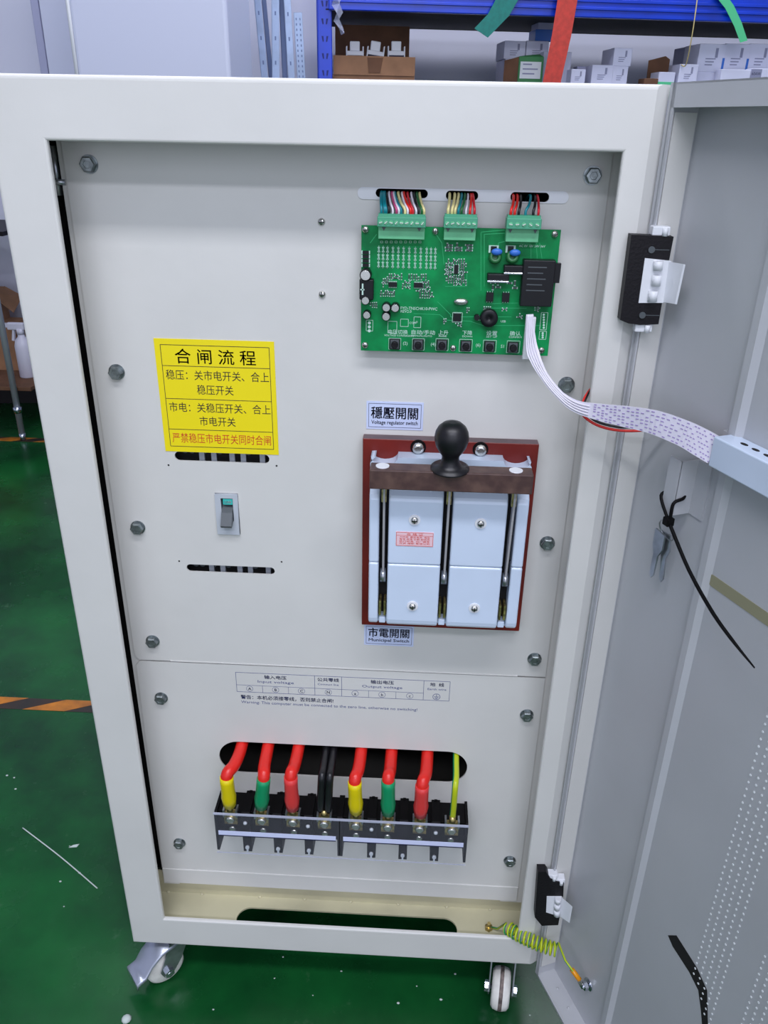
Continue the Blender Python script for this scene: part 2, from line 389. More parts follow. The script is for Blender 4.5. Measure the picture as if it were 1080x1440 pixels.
# small holes in the sheet
hb = MB()
for u, v in ((237, 654), (389, 655), (252, 789), (396, 790)):
    p = oy(u, v, PY); hb.cyl((p.x, PY-.0002, p.z), (p.x, PY+.0004, p.z), .0011, n=8)
hb.build('pilot_hole', 'void', cab, kind='stuff')
def hexbolt(x, z, y, r, rot, name='hex_bolt', parent=None, m='bolt'):
    b = MB(); b.cyl((x, y, z), (x, y-.0012, z), r*1.12, n=24); 
    b.lathe([(r, .0012), (r, .0062), (r*.86, .0072), (r*.5, .0072), (r*.45, .0066)], (x, y, z), (0, -1, 0), 6)
    o = b.build(name, m, parent or cab)
    for p in o.data.polygons: p.use_smooth = False
    return o
for i, (u, v) in enumerate([(124, 231), (163, 524), (193, 743), (214, 903), (226, 983), (252, 1187), (834, 247), (797, 542), (770, 765), (752, 928), (741, 1007), (717, 1212)]):
    p = oy(u, v, PY-.003); hexbolt(p.x, p.z, PY, .0078, i)
def roundscrew(x, z, y, r, parent, m='screw', frame=None, name='screw'):
    b = MB(frame); b.lathe([(r, 0), (r*.95, r*.3), (r*.6, r*.6), (r*.2, r*.7)], (x, y, z), (0, -1, 0), 14)
    b.m = 1; b.box(x-r*.7, x+r*.7, y-r*.8, y-r*.55, z-r*.1, z+r*.1); b.box(x-r*.1, x+r*.1, y-r*.8, y-r*.55, z-r*.7, z+r*.7)
    return b.build(name, [m, 'chip'], parent)
roundscrew(.2928, 1.0166, PY, .0038, cab); roundscrew(.2923, .9462, PY, .0038, cab)
# silicone-like white adhesive strip round the wire pass-through
cut = [[(x, z) for x, z in s] for s in TX]
plate('white_edge_sealant', rrect(.3285, .5315, 1.0385, 1.0495, .0052), cut, PY-.0012, PY, 'white', cab)
# the left gap latch rod
MB().cyl((.030, .062, 1.035), (.030, .062, 1.08), .0035, n=10).cyl((.022, .058, 1.0475), (.040, .058, 1.0475), .003, n=8).build('latch_rod', 'steel', cab)
# printed terminal table on the lower sheet
def line(b, x0, z0, x1, z1, y, w=.0004, d=.00015):
    if abs(x1-x0) > abs(z1-z0): b.box(x0, x1, y-d, y+.00005, z0-w/2, z0+w/2)
    else: b.box(x0-w/2, x0+w/2, y-d, y+.00005, z0, z1)
X0, X1, Z0, Z1, ZM = .172, .449, .4325, .4635, .4435
tb = MB(); y = PY
for z in (Z0, Z1): line(tb, X0, z, X1, z, y, .0005)
xs = [X0, .2745, .3095, .4155, X1]
for x in xs: line(tb, x, Z0, x, Z1, y, .0005)
line(tb, X0, ZM, .4155, ZM, y, .0004)
for x in (.206, .240, .3445, .380): line(tb, x, Z0, x, ZM, y, .0004)
def circ(b, x, z, r, y, w=.0004):
    n = 20
    for k in range(n):
        a0, a1 = 2*PI*k/n, 2*PI*(k+1)/n
        b.prism([(x+q*math.cos(t), y, z+q*math.sin(t)) for q, t in ((r, a0), (r, a1), (r-w, a1), (r-w, a0))], (0, -.00015, 0))
zc = (Z0+ZM)/2
for x in (.189, .223, .257, .292, .327, .362, .398): circ(tb, x, zc, .0045, y)
circ(tb, .4325, .4385, .0050, y, .0006)
tb.build('terminal_table_lines', 'blueink', cab)
for s, x, w in (('输入电压', .2235, .029), ('公共零线', .2920, .028), ('输出电压', .3620, .030), ('地  线', .4325, .018)):
    text(s, x, .4555, y, .0062, 'blueink', cab, align='CENTER', w=w, bold=.0001)
for s, x, w in (('Input voltage', .2235, .047), ('Common line', .2920, .027), ('Output voltage', .3620, .052), ('Earth wire', .4325, .024)):
    text(s, x, .4485 if w > .03 else .4490, y, .0056 if w > .03 else .0044, 'blueink', cab, align='CENTER', w=w)
for s, x in zip('ABCNabc', (.189, .223, .257, .292, .327, .362, .398)):
    text(s, x, zc-.0022, y, .006, 'blueink', cab, align='CENTER', bold=.0001)
gb = MB(); line(gb, .4325, .4385, .4325, .4425, y, .0006); line(gb, .4293, .4385, .4357, .4385, y, .0006); line(gb, .4303, .4368, .4347, .4368, y, .0006); line(gb, .4314, .4353, .4336, .4353, y, .0006)
gb.build('earth_symbol', 'blueink', cab)
text('警告：本机必须接零线，否则禁止合闸!', .1765, .4215, y, .0070, 'blueink', cab, w=.122, bold=.0001)
text('Warning: This computer must be connected to the zero line, otherwise no switching!', .1765, .4138, y, .0062, 'blueink', cab, w=.232)

# ------------------------------------------------------------------ casters
def caster(cx, cy, rz, brake):
    F = Matrix.Translation((cx, cy, 0)) @ Matrix.Rotation(rz, 4, 'Z'); HZ = -GZ-.0305; wc = (0, .024, -HZ)
    pl = MB(F).cyl((0, 0, 0), (0, 0, -.004), .024, n=24).cyl((0, 0, -.004), (0, 0, -.014), .018, .015, 20).build('caster', 'steel', cab)
    fk = MB(F)
    for q in (-1, 1):
        fk.prism([(q*.0165, -.016, -.011), (q*.0165, .017, -.011), (q*.0165, .036, HZ*-1+.004), (q*.0165, .031, -HZ-.009), (q*.0165, .017, -HZ-.009), (q*.0165, .002, -HZ+.012)], (q*.002, 0, 0))
    fk.box(-.0185, .0185, -.016, .017, -.014, -.011)
    fk.build('fork', 'steel', pl)
    MB(F).lathe([(.009, -.0135), (.024, -.0135), (.0285, -.010), (.0300, -.004), (.0300, .004), (.0285, .010), (.024, .0135), (.009, .0135)], wc, (1, 0, 0), 36).build('wheel', 'nylon', pl)
    MB(F).lathe([(.0290, -.0035), (.0303, -.003), (.0304, 0), (.0303, .0025), (.0290, .003)], wc, (1, 0, 0), 36).build('tread_streak', 'streak', pl)
    MB(F).cyl((-.025, wc[1], wc[2]), (.025, wc[1], wc[2]), .004, n=8).cyl((-.024, wc[1], wc[2]), (-.0185, wc[1], wc[2]), .008, n=6).cyl((.0185, wc[1], wc[2]), (.024, wc[1], wc[2]), .008, n=6).build('axle_nut', 'chrome', pl)
    if brake:
        bk = MB(F); pr = [(.004, -.013), (.030, -.018), (.048, -.032), (.059, -.048), (.065, -.050), (.073, -.052), (.0742, -.058)]
        rings = [[bk.b.verts.new((x, a, b_)) for x in (-.021, -.018, 0, .018, .021)] for a, b_ in pr]
        for k, (A_, B_) in enumerate(zip(rings, rings[1:])):
            for t in range(4): f = bk.b.faces.new((A_[t], A_[t+1], B_[t+1], B_[t])); f.smooth = True
        for rg in rings: rg[0].co.z -= .004; rg[4].co.z -= .004
        o = bk.build('brake_pedal', 'pedal', pl); m = o.modifiers.new('t', 'SOLIDIFY'); m.thickness = .0018
    return pl
for a in [(.053, .032, math.radians(131), True), (.555, .030, math.radians(172), False), (.055, .42, .3, False), (.55, .42, 2.6, False)]: caster(*a)

# ------------------------------------------------------------------ hinges (upper and lower)
def hinge(px, cut, leaf, side, kn, clips, y1=-.013):
    pts = [oy(u, v, y1) for u, v in px]
    b = MB(); b.prism(pts, (0, .0125, 0)); h = b.build('hinge', 'blackm', cab)
    lf = MB(); lf.prism([oy(u, v, y1-.001) for u, v in leaf], (0, .003, 0)); lf.build('hinge_leaf', 'white', h)
    a, bb = side[0], side[1]
    sd = MB(); q = [oy(u, v, y) for (u, v, y) in side]; sd.prism(q, (-.0015, .0012, 0)); 
    sd.build('door_leaf', 'white', h)
    for (u, v, u2, v2) in kn:
        p, q = oy(u, v, y1-.003), oy(u2, v2, y1-.003); k = MB(); k.cyl(p, q, .0042, n=14); k.build('knuckle', 'white', h)
    for (u, v) in clips:
        p = oy(u, v, y1+.003); MB().box(p.x-.008, p.x+.008, y1+.002, 0, p.z-.004, p.z+.004, .001).cyl((p.x+.003, y1+.001, p.z-.004), (p.x+.003, y1+.001, p.z+.003), .0025, n=10).build('clip', 'white', h)
    return h
h1 = hinge([(888, 330), (947.5, 333), (941, 366), (908, 364), (899, 425), (931, 426), (926, 456), (900, 457), (884, 455), (872, 450)], None,
      [(907, 363), (944, 367), (935, 426), (898, 426)], [(942, 368, -.014), (964, 372, -.031), (952, 428, -.031), (934, 425, -.014)],
      [(926, 367, 925, 380), (924, 387, 922, 402), (919, 409, 917, 424)], [(930, 325), (905, 461)])
for u, v in ((916, 351), (903, 443)):
    p = oy(u, v, -.013); MB().cyl((p.x, -.0128, p.z), (p.x, -.0145, p.z), .003, n=12).box(p.x+.003, p.x+.016, -.0133, -.0128, p.z-.0003, p.z+.0003).build('hinge_screw', 'greydark', h1)
h2 = hinge([(756.5, 1226), (768, 1226), (774, 1236), (780, 1240), (793, 1242), (792, 1261), (769, 1261), (768, 1282), (779, 1284), (787, 1290), (785, 1301), (762, 1302), (752, 1290)], None,
      [(769, 1261), (790, 1261), (787, 1289), (768, 1283)], [(790, 1262, -.014), (805, 1275, -.028), (801, 1298, -.028), (786, 1288, -.014)],
      [(785, 1263, 784, 1269), (784, 1271, 783, 1278), (783, 1280, 783, 1287)], [(776, 1233), (786, 1239)])

# ------------------------------------------------------------------ the door (open 112 degrees)
DH = .029; DW = .585; DZ0, DZ1 = -.019, 1.1405
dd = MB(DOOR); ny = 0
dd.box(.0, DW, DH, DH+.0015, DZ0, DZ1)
door = dd.build('door', 'door_shade_paint', cab)
MB(DOOR).box(.0, .0015, 0, DH, DZ0, DZ1).box(-.0035, .0045, 0, .0015, DZ0, DZ1).build('door_edge', 'door_shade_paint', door)
MB(DOOR).box(.0015, DW, 0, DH, DZ1-.0015, DZ1).box(.0, DW, 0, .0015, DZ1-.019, DZ1).build('door_edge', 'door_shade_paint', door)
MB(DOOR).box(.0015, DW, 0, DH, DZ0, DZ0+.0015).box(.0, DW, 0, .0015, DZ0, DZ0+.004).build('door_edge', 'door_shade_paint', door)
MB(DOOR).box(DW-.0015, DW, 0, DH, DZ0, DZ1).box(DW-.012, DW, 0, .0015, DZ0, DZ1).build('door_edge', 'door_shade_paint', door)
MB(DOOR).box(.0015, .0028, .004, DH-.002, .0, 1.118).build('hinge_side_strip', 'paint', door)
# vertical pressed rib
rb = MB(DOOR); s0 = .1245
rb.prism([(s0-.010, DH, .0), (s0-.0045, DH-.0055, .0), (s0+.0035, DH-.0055, .0), (s0+.008, DH, .0)], (0, 0, 1.119)); rb.build('stiffening_rib', 'door_shade_paint', door)
# punched ventilation fields, drawn as pale dots with the light in their colour
def vents(s_, zs, z1, cols):
    b = MB(DOOR); k = 0
    for c in range(cols):
        z = z1-.0085*int((z1-zs[c])/.0085)+(c % 2)*.00425
        while z < z1:
            x = s_+.0086*c
            b.prism([(x+.0013*math.cos(t*PI/3), DH-.0004, z+.0013*math.sin(t*PI/3)) for t in range(6)], (0, -.0004, 0)); z += .0085
    return b.build('vent_holes', 'lit_rim', door, kind='stuff')
M['lit_rim'] = mat('lit_punched_rim', (240, 244, 246), .45)  # near-white so the dots carry the light at the holes
vents(.2313, (.286, .281, .268, .251, .237), .70, 5); vents(.2993, (.2,)*5, .42, 5)
# long slot and a flat dark inset on the door sheet
def ds(p0, p1, half, name, m, yy=DH-.0006):
    a, b_ = Vector(p0), Vector(p1); d = (b_-a).normalized(); n = Vector((-d.y, d.x)); pts = []
    for k in range(9): t = PI/2+PI*k/8; q = a+d*math.cos(t)*half*1.0+n*math.sin(t)*half; pts.append((q.x, yy, q.y))
    for k in range(9): t = -PI/2+PI*k/8; q = b_+d*math.cos(t)*half+n*math.sin(t)*half; pts.append((q.x, yy, q.y))
    return pts
MB(DOOR).prism(ds((.1345, .7245), (.34, .7285), .0058, '', ''), (0, .001, 0)).build('handle_slot', 'olive', door)
sl = MB(DOOR); sl.prism([(p[0], DH-.00045, p[1]) for p in [(.186, .2945), (.197, .3085), (.2325, .3035), (.252, .2935), (.262, .262), (.272, .236), (.262, .236), (.251, .262), (.242, .2795), (.225, .286), (.196, .289)]], (0, .0003, 0)); sl.build('dark_inset', 'void', door)
# bracket holding the keys
bk = MB(DOOR); bk.box(.0715, .088, DH-.0215, DH-.020, .7735, .8285).box(.0865, .088, DH-.021, DH, .7735, .8285).box(.088, .106, DH-.0018, DH, .7735, .8285).build('latch_bracket', 'door_shade_paint', door)
# earth stud
p = od(823, 1386, DH-.006); MB(DOOR).cyl((p.x, DH, p.z), (p.x, DH-.012, p.z), .003, n=10).cyl((p.x, DH-.004, p.z), (p.x, DH-.009, p.z), .0062, n=6).cyl((p.x, DH, p.z), (p.x, DH-.0015, p.z), .0085, n=16).build('earth_stud', 'chrome', door)
ES = DOOR @ Vector((p.x, DH-.003, p.z))
wb = MB(DOOR)
for k in range(7): wb.sph((.03+.03*k, .018, DZ0+.002), .0018, 8)
wb.build('weld_spots', 'door_shade_paint', door, kind='stuff')

# ------------------------------------------------------------------ meter housing on the door
mh = thing('meter_module', 'pale blue plastic meter housing with slotted top fixed on the open door', 'meter', DOOR @ Vector((.2, DH, .84)))
MB(DOOR).box(.1225, .33, DH-.0225, DH, .839, .8665, .0012).build('housing', 'cover', mh)
vs = MB(DOOR)
for k in range(9):
    x = .1465+.0135*k; vs.prism([(x+.0042*math.cos(t*PI/5), DH-.011+.0022*math.sin(t*PI/5), .8662) for t in range(10)], (0, 0, .0006))
vs.build('top_slots', 'void', mh)
MB(DOOR).box(.112, .1235, DH-.004, DH, .846, .8665).build('end_tab', 'door_shade_paint', mh)

# ------------------------------------------------------------------ keys and cable tie
kr = od(937, 746, DH-.018)
keys = thing('key_bunch', 'two small steel keys on a ring hanging from the door bracket', 'keys', DOOR @ Vector((kr.x, DH-.018, kr.z-.03)))
rg = MB(DOOR); cz = kr.z
rg.tube([(kr.x+.0105*math.cos(2*PI*k/20), DH-.018-.004*math.sin(2*PI*k/20), cz+.0105*math.sin(2*PI*k/20)) for k in range(21)], .0008, 6, smooth=False).build('key_ring', 'steel', keys)
def key(dx, dy, ang):
    F = DOOR @ Matrix.Translation((kr.x-.007+dx, DH-.018+dy, cz-.0085)) @ Matrix.Rotation(ang, 4, 'Y')
    b = MB(F); b.prism([(-.008, 0, .003), (.007, 0, .002), (.0075, 0, -.014), (.003, 0, -.0235), (.0028, 0, -.046), (.0, 0, -.050), (-.003, 0, -.046), (-.0035, 0, -.0235), (-.0075, 0, -.014)], (0, .0018, 0)).build('key', 'steel', keys)
key(-.001, 0, .04); key(.003, .004, -.10)
ct = thing('cable_tie', 'black nylon cable tie looped round the key bracket with a long tail', 'cable tie', DOOR @ Vector((.08, DH-.02, .77)))
hd = od(940, 733, DH-.024)
MB(DOOR).box(hd.x-.0042, hd.x+.0042, DH-.028, DH-.020, hd.z-.0042, hd.z+.0042, .001).build('tie_head', 'black', ct)
b = MB(DOOR); b.tube([(hd.x-.002, DH-.024, hd.z+.002), (.0705, DH-.023, .787), (.072, DH-.012, .791), (.080, DH-.006, .7935), (.089, DH-.012, .791), (.0895, DH-.023, .787), (hd.x+.002, DH-.024, hd.z+.002)], .0016, 8).build('tie_loop', 'black', ct)
tl = [od(u, v, DH-.024-.006*i) for i, (u, v) in enumerate([(941, 735), (968, 800), (1000, 858), (1028, 898), (1061, 939)])]
MB(DOOR).tube(tl, .0016, 8, radii=[.0018, .0018, .0018, .0016, .0006]).build('tie_tail', 'black', ct)

# ------------------------------------------------------------------ yellow procedure sticker
YX0, YX1, YZ0, YZ1 = .1119, .2405, .7678, .896
ys = thing('procedure_sticker', 'bright yellow square sticker printed with Chinese switching instructions', 'sticker', ((YX0+YX1)/2, PY, YZ0))
MB().box(YX0, YX1, PY-.0006, PY-.0001, YZ0, YZ1).build('sticker_sheet', 'yellow', ys)
y = PY-.0006; b = MB(); x0, x1 = YX0+.0065, YX1-.0055; z0, z1 = YZ0+.0065, YZ1-.0065
for z in (z0, z1, z1-.0227, z1-.0595, z1-.0949): line(b, x0, z, x1, z, y, .0006)
for x in (x0, x1): line(b, x, z0, x, z1, y, .0006)
b.build('sticker_rules', 'ink', ys)
text('合 闸 流 程', (x0+x1)/2, z1-.0185, y, .0175, 'ink', ys, align='CENTER', w=.087, bold=.0001)
text('稳压：关市电开关、合上', x0+.003, z1-.0370, y, .0118, 'ink', ys, w=.112)
text('稳压开关', x0+.0355, z1-.0530, y, .0118, 'ink', ys, w=.040)
text('市电：关稳压开关、合上', x0+.003, z1-.0735, y, .0118, 'ink', ys, w=.112)
text('市电开关', x0+.0355, z1-.0890, y, .0118, 'ink', ys, w=.040)
text('严禁稳压市电开关同时合闸', x0+.003, z0+.0055, y, .0125, 'redink', ys, w=.111)

# ------------------------------------------------------------------ switch labels
def swlabel(x0, x1, z0, z1, a, bb, lab):
    t = thing('switch_label', lab, 'label', ((x0+x1)/2, PY, z0), 'printed switch name labels')
    MB().box(x0, x1, PY-.0006, PY-.0001, z0, z1).build('label_sheet', 'label', t)
    y = PY-.0006; b = MB()
    for z in (z0+.0025, z1-.0025): line(b, x0+.0025, z, x1-.0025, z, y, .0004)
    for x in (x0+.0025, x1-.0025): line(b, x, z0+.0025, x, z1-.0025, y, .0004)
    b.build('label_rules', 'navyink', t)
    text(a, (x0+x1)/2, z0+.0135, y, .0145, 'navyink', t, align='CENTER', w=(x1-x0)*.83, bold=.00022)
    text(bb, (x0+x1)/2, z0+.0060, y, .0062, 'navyink', t, align='CENTER', w=(x1-x0)*.82, bold=.0001)
swlabel(.3388, .4008, .8025, .8343, '穩壓開關', 'Voltage regulator switch', 'pale label reading Voltage regulator switch above the knife switch')
swlabel(.3382, .4000, .5155, .5460, '市電開關', 'Municipal Switch', 'pale label reading Municipal Switch tucked under the knife switch')

# ------------------------------------------------------------------ small breaker in the sheet
br = thing('circuit_breaker', 'small grey toggle breaker set flush in the cream sheet under the yellow sticker', 'breaker', (.177, PY+.02, .60))
MB().box(.105, .250, PY+.016, PY+.08, .598, .785, .001).build('breaker_body', 'void', br)
b = MB()
for x in (.146, .160, .181, .194, .216): b.box(x, x+.006, PY+.0125, PY+.0158, .6, .784)
b.build('pole_divider', 'silverdev', br)
b = MB()
for x in (.130, .138, .152, .170, .186, .203, .222): b.cyl((x, PY+.013, .764), (x, PY+.0158, .764), .0035, n=10).cyl((x, PY+.013, .6145), (x, PY+.0158, .6145), .0035, n=10)
b.build('terminal_screw', 'greydark', br, kind='stuff')
plate('front_bezel', [(.1642, .6655), (.1904, .6655), (.1904, .7175), (.1642, .7175)], [[(.171, .6835), (.185, .6835), (.185, .7125), (.171, .7125)]], PY-.003, PY+.012, 'silverdev', br)
MB().box(.171, .185, PY+.004, PY+.006, .6835, .7125).build('toggle_well', 'greydark', br)
MB().box(.1735, .1845, PY-.0025, PY+.004, .7045, .7115).build('status_flag', 'teal', br)
text('OFF', .179, .7058, PY-.0025, .0048, 'white', br, align='CENTER', bold=.0001)
b = MB(); b.prism([(.1715, PY+.004, .703), (.1715, PY-.006, .6955), (.1715, PY-.015, .6825), (.1715, PY-.013, .6795), (.1715, PY+.004, .688)], (.0128, 0, 0)); b.build('toggle', 'greydark', br)

# ------------------------------------------------------------------ knife switch
BX0, BX1, BZ0, BZ1, BY = .3360, .5268, .5548, .7963, .040
ks = thing('knife_switch', 'three-pole knife switch with pale blue covers, red base and round black knob', 'switch', ((BX0+BX1)/2, PY, BZ0))
bs = MB(); bs.box(BX0, BX1, BY, PY-.0003, BZ0, BZ1, .0006, 1); base = bs.build('base', ['redbase', 'redside'], ks)
for p in base.data.polygons:
    if abs(p.normal.z) > .8: p.material_index = 1
# rear white moulding with two scallops at its top
zT = oy(600, 642, .028).z
def scal(xc, r): return [(xc+r*math.cos(PI+PI*k/10), zT+r*.62*math.sin(PI+PI*k/10)) for k in range(11)]
sx0, sx1 = .3455, .5185
out = [(sx0, .581), (sx0+.006, .574), (sx1-.008, .574), (sx1, .581), (sx1, zT-.006), (sx1-.004, zT)]
a = oy(541, 640, .028).x; c = oy(727, 648, .028).x
out += list(reversed(scal(c, .0145))) + list(reversed(scal(a, .0145))) + [(sx0+.006, zT+.0005), (sx0, zT-.007)]
plate('rear_moulding', out, [], .022, BY-.0002, 'cover', ks)
GX = [.3622, .4310, .4995]; gw = .0050
ZS = .6638
def cover(z0, z1, name, top):
    b = MB(); xs = [.3462]+[v for g in GX for v in (g-gw, g+gw)]+[.5172]
    for k in range(0, 8, 2):
        x0, x1 = xs[k], xs[k+1]; edge = k in (0, 6); yf = .002 if edge else .0
        if top: pr = [(.034, z0), (yf, z0), (yf, z1-.012), (yf+.0015, z1-.006), (yf+.006, z1-.002), (yf+.012, z1), (.034, z1+.004)]
        else: pr = [(.034, z0), (.014, z0), (yf+.004, z0+.0015), (yf+.001, z0+.005), (yf, z0+.010), (yf, z1), (.034, z1)]
        b.prism([(x0, y, z) for y, z in pr], (x1-x0, 0, 0))
    o = b.build(name, 'cover', ks)
    m = o.modifiers.new('bevel', 'BEVEL'); m.width = .0022; m.segments = 3; m.limit_method = 'ANGLE'; m.angle_limit = math.radians(50)
    return o
cover(ZS+.0002, .7530, 'upper_cover', True); cover(.5805, ZS-.0002, 'lower_cover', False)
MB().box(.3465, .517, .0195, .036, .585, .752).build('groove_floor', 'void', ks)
for g in GX:
    MB().box(g-.0038, g+.0038, .006, .0195, .5815, .5895, .001).build('groove_stop', 'cover', ks)
    MB().prism([(g-.0009, .012, .650), (g-.0009, .003, .650), (g-.0009, -.004, .70), (g-.0009, -.012, .766), (g-.0009, -.004, .77), (g-.0009, .012, .70)], (.0022, 0, 0)).build('blade', 'blade', ks)
    MB().box(g-.0026, g+.0026, -.0065, -.001, .742, .766, .0008).build('blade_clamp', 'brass', ks)
    MB().cyl((g-.003, .008, .645), (g+.003, .008, .645), .008, n=16).build('pivot', 'steel', ks)
    MB().box(g-.0038, g-.0015, .003, .019, .594, .613).box(g+.0015, g+.0038, .003, .019, .594, .613).build('jaw_contact', 'brass', ks)
BRX0, BRX1 = .3478, .5145
MB().box(BRX0, BRX1, -.025, -.004, .7655, .7872, .0012).build('cross_bar', 'wood', ks)
for u, v in ((538, 655), (725, 660)):
    p = oz(u, v, .7872); MB().cyl((p.x, -.0145, .7868), (p.x, -.0145, .7882), .0070, n=20).build('rivet_cap', 'white', ks)
kx = .4296
kb = MB(); kb.lathe([(.0200, 0), (.0200, .0015), (.0130, .0030), (.0098, .007), (.0088, .0125), (.0092, .0160), (.0125, .0205), (.0155, .0258), (.0172, .0320), (.0174, .0365), (.0165, .0415), (.0140, .0465), (.0095, .0505), (.004, .0520)], (kx, -.0150, .7872), (0, -.08, 1), 36).build('knob', 'knob', ks)
for u, v in ((588, 631), (676, 634)):
    p = oy(u, v, BY-.005); MB().cyl((p.x, BY-.001, p.z), (p.x, BY+.0005, p.z), .0085, n=20).build('washer', 'black', ks)
    MB().lathe([(.0062, .0), (.0066, .0035), (.0055, .006), (.0035, .0065)], (p.x, BY-.001, p.z), (0, -1, 0), 12).build('terminal_bolt', 'screw', ks)
for u, v in ((583, 731), (676, 736), (580, 852), (667, 855)):
    p = oy(u, v, 0); MB().cyl((p.x, .001, p.z), (p.x, -.0012, p.z), .0066, .0062, 20).build('screw_cup', 'white', ks); roundscrew(p.x, p.z, -.0011, .0042, ks)
p0, p1 = oy(557, 747, 0), oy(609, 769, 0); n_ = MB().box(p0.x, p1.x, -.0006, .0001, p1.z, p0.z, .0).build('nameplate', 'pink', ks)
b = MB(); X0, X1, Z0, Z1 = p0.x+.0006, p1.x-.0006, p1.z+.0006, p0.z-.0006
for z in (Z0, Z1): line(b, X0, z, X1, z, -.0006, .0004)
for x in (X0, X1): line(b, x, Z0, x, Z1, -.0006, .0004)
line(b, X0, Z0+.0125, X1, Z0+.0125, -.0006, .0003)
b.build('nameplate_rules', 'redink', n_)
text('合 格 证', (X0+X1)/2, Z1-.0036, -.0006, .0034, 'redink', n_, align='CENTER', w=.018)
for k, s in enumerate(('刀开关  额定电流  电压', '型号 标准 日期 检验员', '执行标准  出厂编号', '开关 熔断 有限公司')):
    text(s, (X0+X1)/2, Z1-.0067-.0026*k, -.0006, .0024, 'redink', n_, align='CENTER', w=.033)

# ------------------------------------------------------------------ control circuit board
QY = .041
pcb = thing('control_circuit_board', 'green control circuit board with chips, capacitors and six push buttons', 'circuit board', (.4295, PY, .893))
board = MB().box(.3333, .5257, QY, QY+.0016, .8929, 1.0159).build('board', 'pcb', pcb)
def pc(cu, cv, y=QY): return oy(490+cu/3.2727, 250+cv/3.2727, y)
def pb(b, cu, cv, w, h, d, y=QY, bev=0):     # box at board photo spot, sizes in metres
    p = pc(cu, cv, y-d*.5); b.box(p.x-w/2, p.x+w/2, y-d, y, p.z-h/2, p.z+h/2, bev)
    return p
for cu, cv in ((78, 240), (400, 248), (951, 262), (76, 773), (482, 787), (890, 797), (913, 580)):
    p = pc(cu, cv, QY-.003); MB().cyl((p.x, QY+.0016, p.z), (p.x, PY, p.z), .003, n=8).build('standoff', 'steel', pcb); roundscrew(p.x, p.z, QY, .0034, pcb)
# traces / copper outlines
b = MB()
def tr(pts, w=.0006):
    for (a0, a1), (c0, c1) in zip(pts, pts[1:]):
        p, q = pc(a0, a1), pc(c0, c1); d = (q-p); d.y = 0; n = Vector((-d.z, 0, d.x)).normalized()*w/2
        b.prism([(p.x-n.x, QY, p.z-n.z), (q.x-n.x, QY, q.z-n.z), (q.x+n.x, QY, q.z+n.z), (p.x+n.x, QY, p.z+n.z)], (0, -.00012, 0))
for pts in ([(445, 500), (545, 500), (545, 430)], [(610, 520), (610, 250), (720, 240)], [(625, 500), (625, 260), (725, 255)], [(880, 300), (895, 400)], [(865, 300), (870, 400)], [(410, 570), (470, 630), (470, 640), (750, 640)],
            [(300, 625), (420, 630), (450, 655), (560, 660), (620, 680), (880, 680)], [(640, 580), (820, 575)], [(640, 600), (820, 600)], [(400, 255), (430, 300), (440, 400)], [(100, 300), (130, 260)], [(730, 290), (690, 300), (690, 320)], [(740, 300), (840, 305), (840, 400)]): tr(pts)
b.build('copper_traces', 'trace', pcb, kind='stuff')
# plug connectors with their sockets
HB = []
def plug(c0, c1, top, mid, bot, n, wires, lab):
    a, e = pc(c0, mid, QY-.012).x, pc(c1, mid, QY-.012).x; zt, zm, zb = pc(c0+40, top, QY-.014).z, pc(c0+40, mid, QY-.014).z, pc(c0+40, bot, QY-.010).z
    hd_ = MB().box(a, e, QY-.010, QY, zb, zm+.001, .0006).build('socket', 'plug', pcb)
    pg = MB().box(a-.0008, e+.0008, QY-.016, QY-.001, zm, zt, .0008).box(a, e, QY-.013, QY-.003, zt, zt+.0022).build('screw_plug', 'plugd', pcb)
    for k in range(n):
        x = a+(e-a)*(k+.5)/n; s = MB(); s.cyl((x, QY-.016, (zm+zt)/2-.0005), (x, QY-.0166, (zm+zt)/2-.0005), .0019, n=12)
        s.m = 1; s.box(x-.0016, x+.0016, QY-.0172, QY-.0165, (zm+zt)/2-.0009, (zm+zt)/2-.0002, rot=Matrix.Rotation(random.uniform(-1, 1), 4, 'Y')); s.build('plug_screw', ['plug', 'screw'], pg)
    for f in (.12, .88):
        x = a+(e-a)*f; MB().prism([(x-.002, QY-.0101, zm-.0005), (x+.002, QY-.0101, zm-.0005), (x, QY-.0101, zm-.004)], (0, -.0006, 0)).build('latch_notch', 'greydark', hd_)
    hn = thing('wire_harness', lab, 'wires', ((a+e)/2, QY-.008, zt), 'wires plugged into the top of the circuit board')
    for k, (wf, hf, m, r) in enumerate(wires):
        x = a+(e-a)*wf; X = a+(e-a)*hf; zt2 = 1.045
        MB().tube([(x, QY-.008, zt+.001), (x, QY-.009+random.uniform(-.001, .001), zt+.006), (x*.45+X*.55, QY-.004, (zt+zt2)/2+.002), (X, QY+.008, zt2-.001), (X, PY+.008, zt2-.0005), (X, PY+.04, zt2-.008)], r, 8).build('wire', m, hn)
plug(137, 352, 178, 226, 282, 9, [(.06, .03, 'wteal', .0014), (.16, .10, 'wteal', .0014), (.13, .07, 'wteal', .0013), (.22, .16, 'wblk', .0011), (.30, .20, 'wwhite', .0011), (.38, .26, 'wpink', .0011), (.43, .30, 'wwhite', .0011), (.48, .33, 'wteal', .0011), (.56, .40, 'wcream', .0013), (.62, .48, 'wwhite', .0011), (.68, .52, 'wred', .0013), (.73, .60, 'wred2', .0012), (.80, .68, 'wwhite', .0011), (.85, .74, 'wblk', .0012), (.92, .80, 'wdgrn', .0012), (.97, .86, 'wcream', .0012)], 'widest bundle of teal, red and cream wires entering the left green plug')
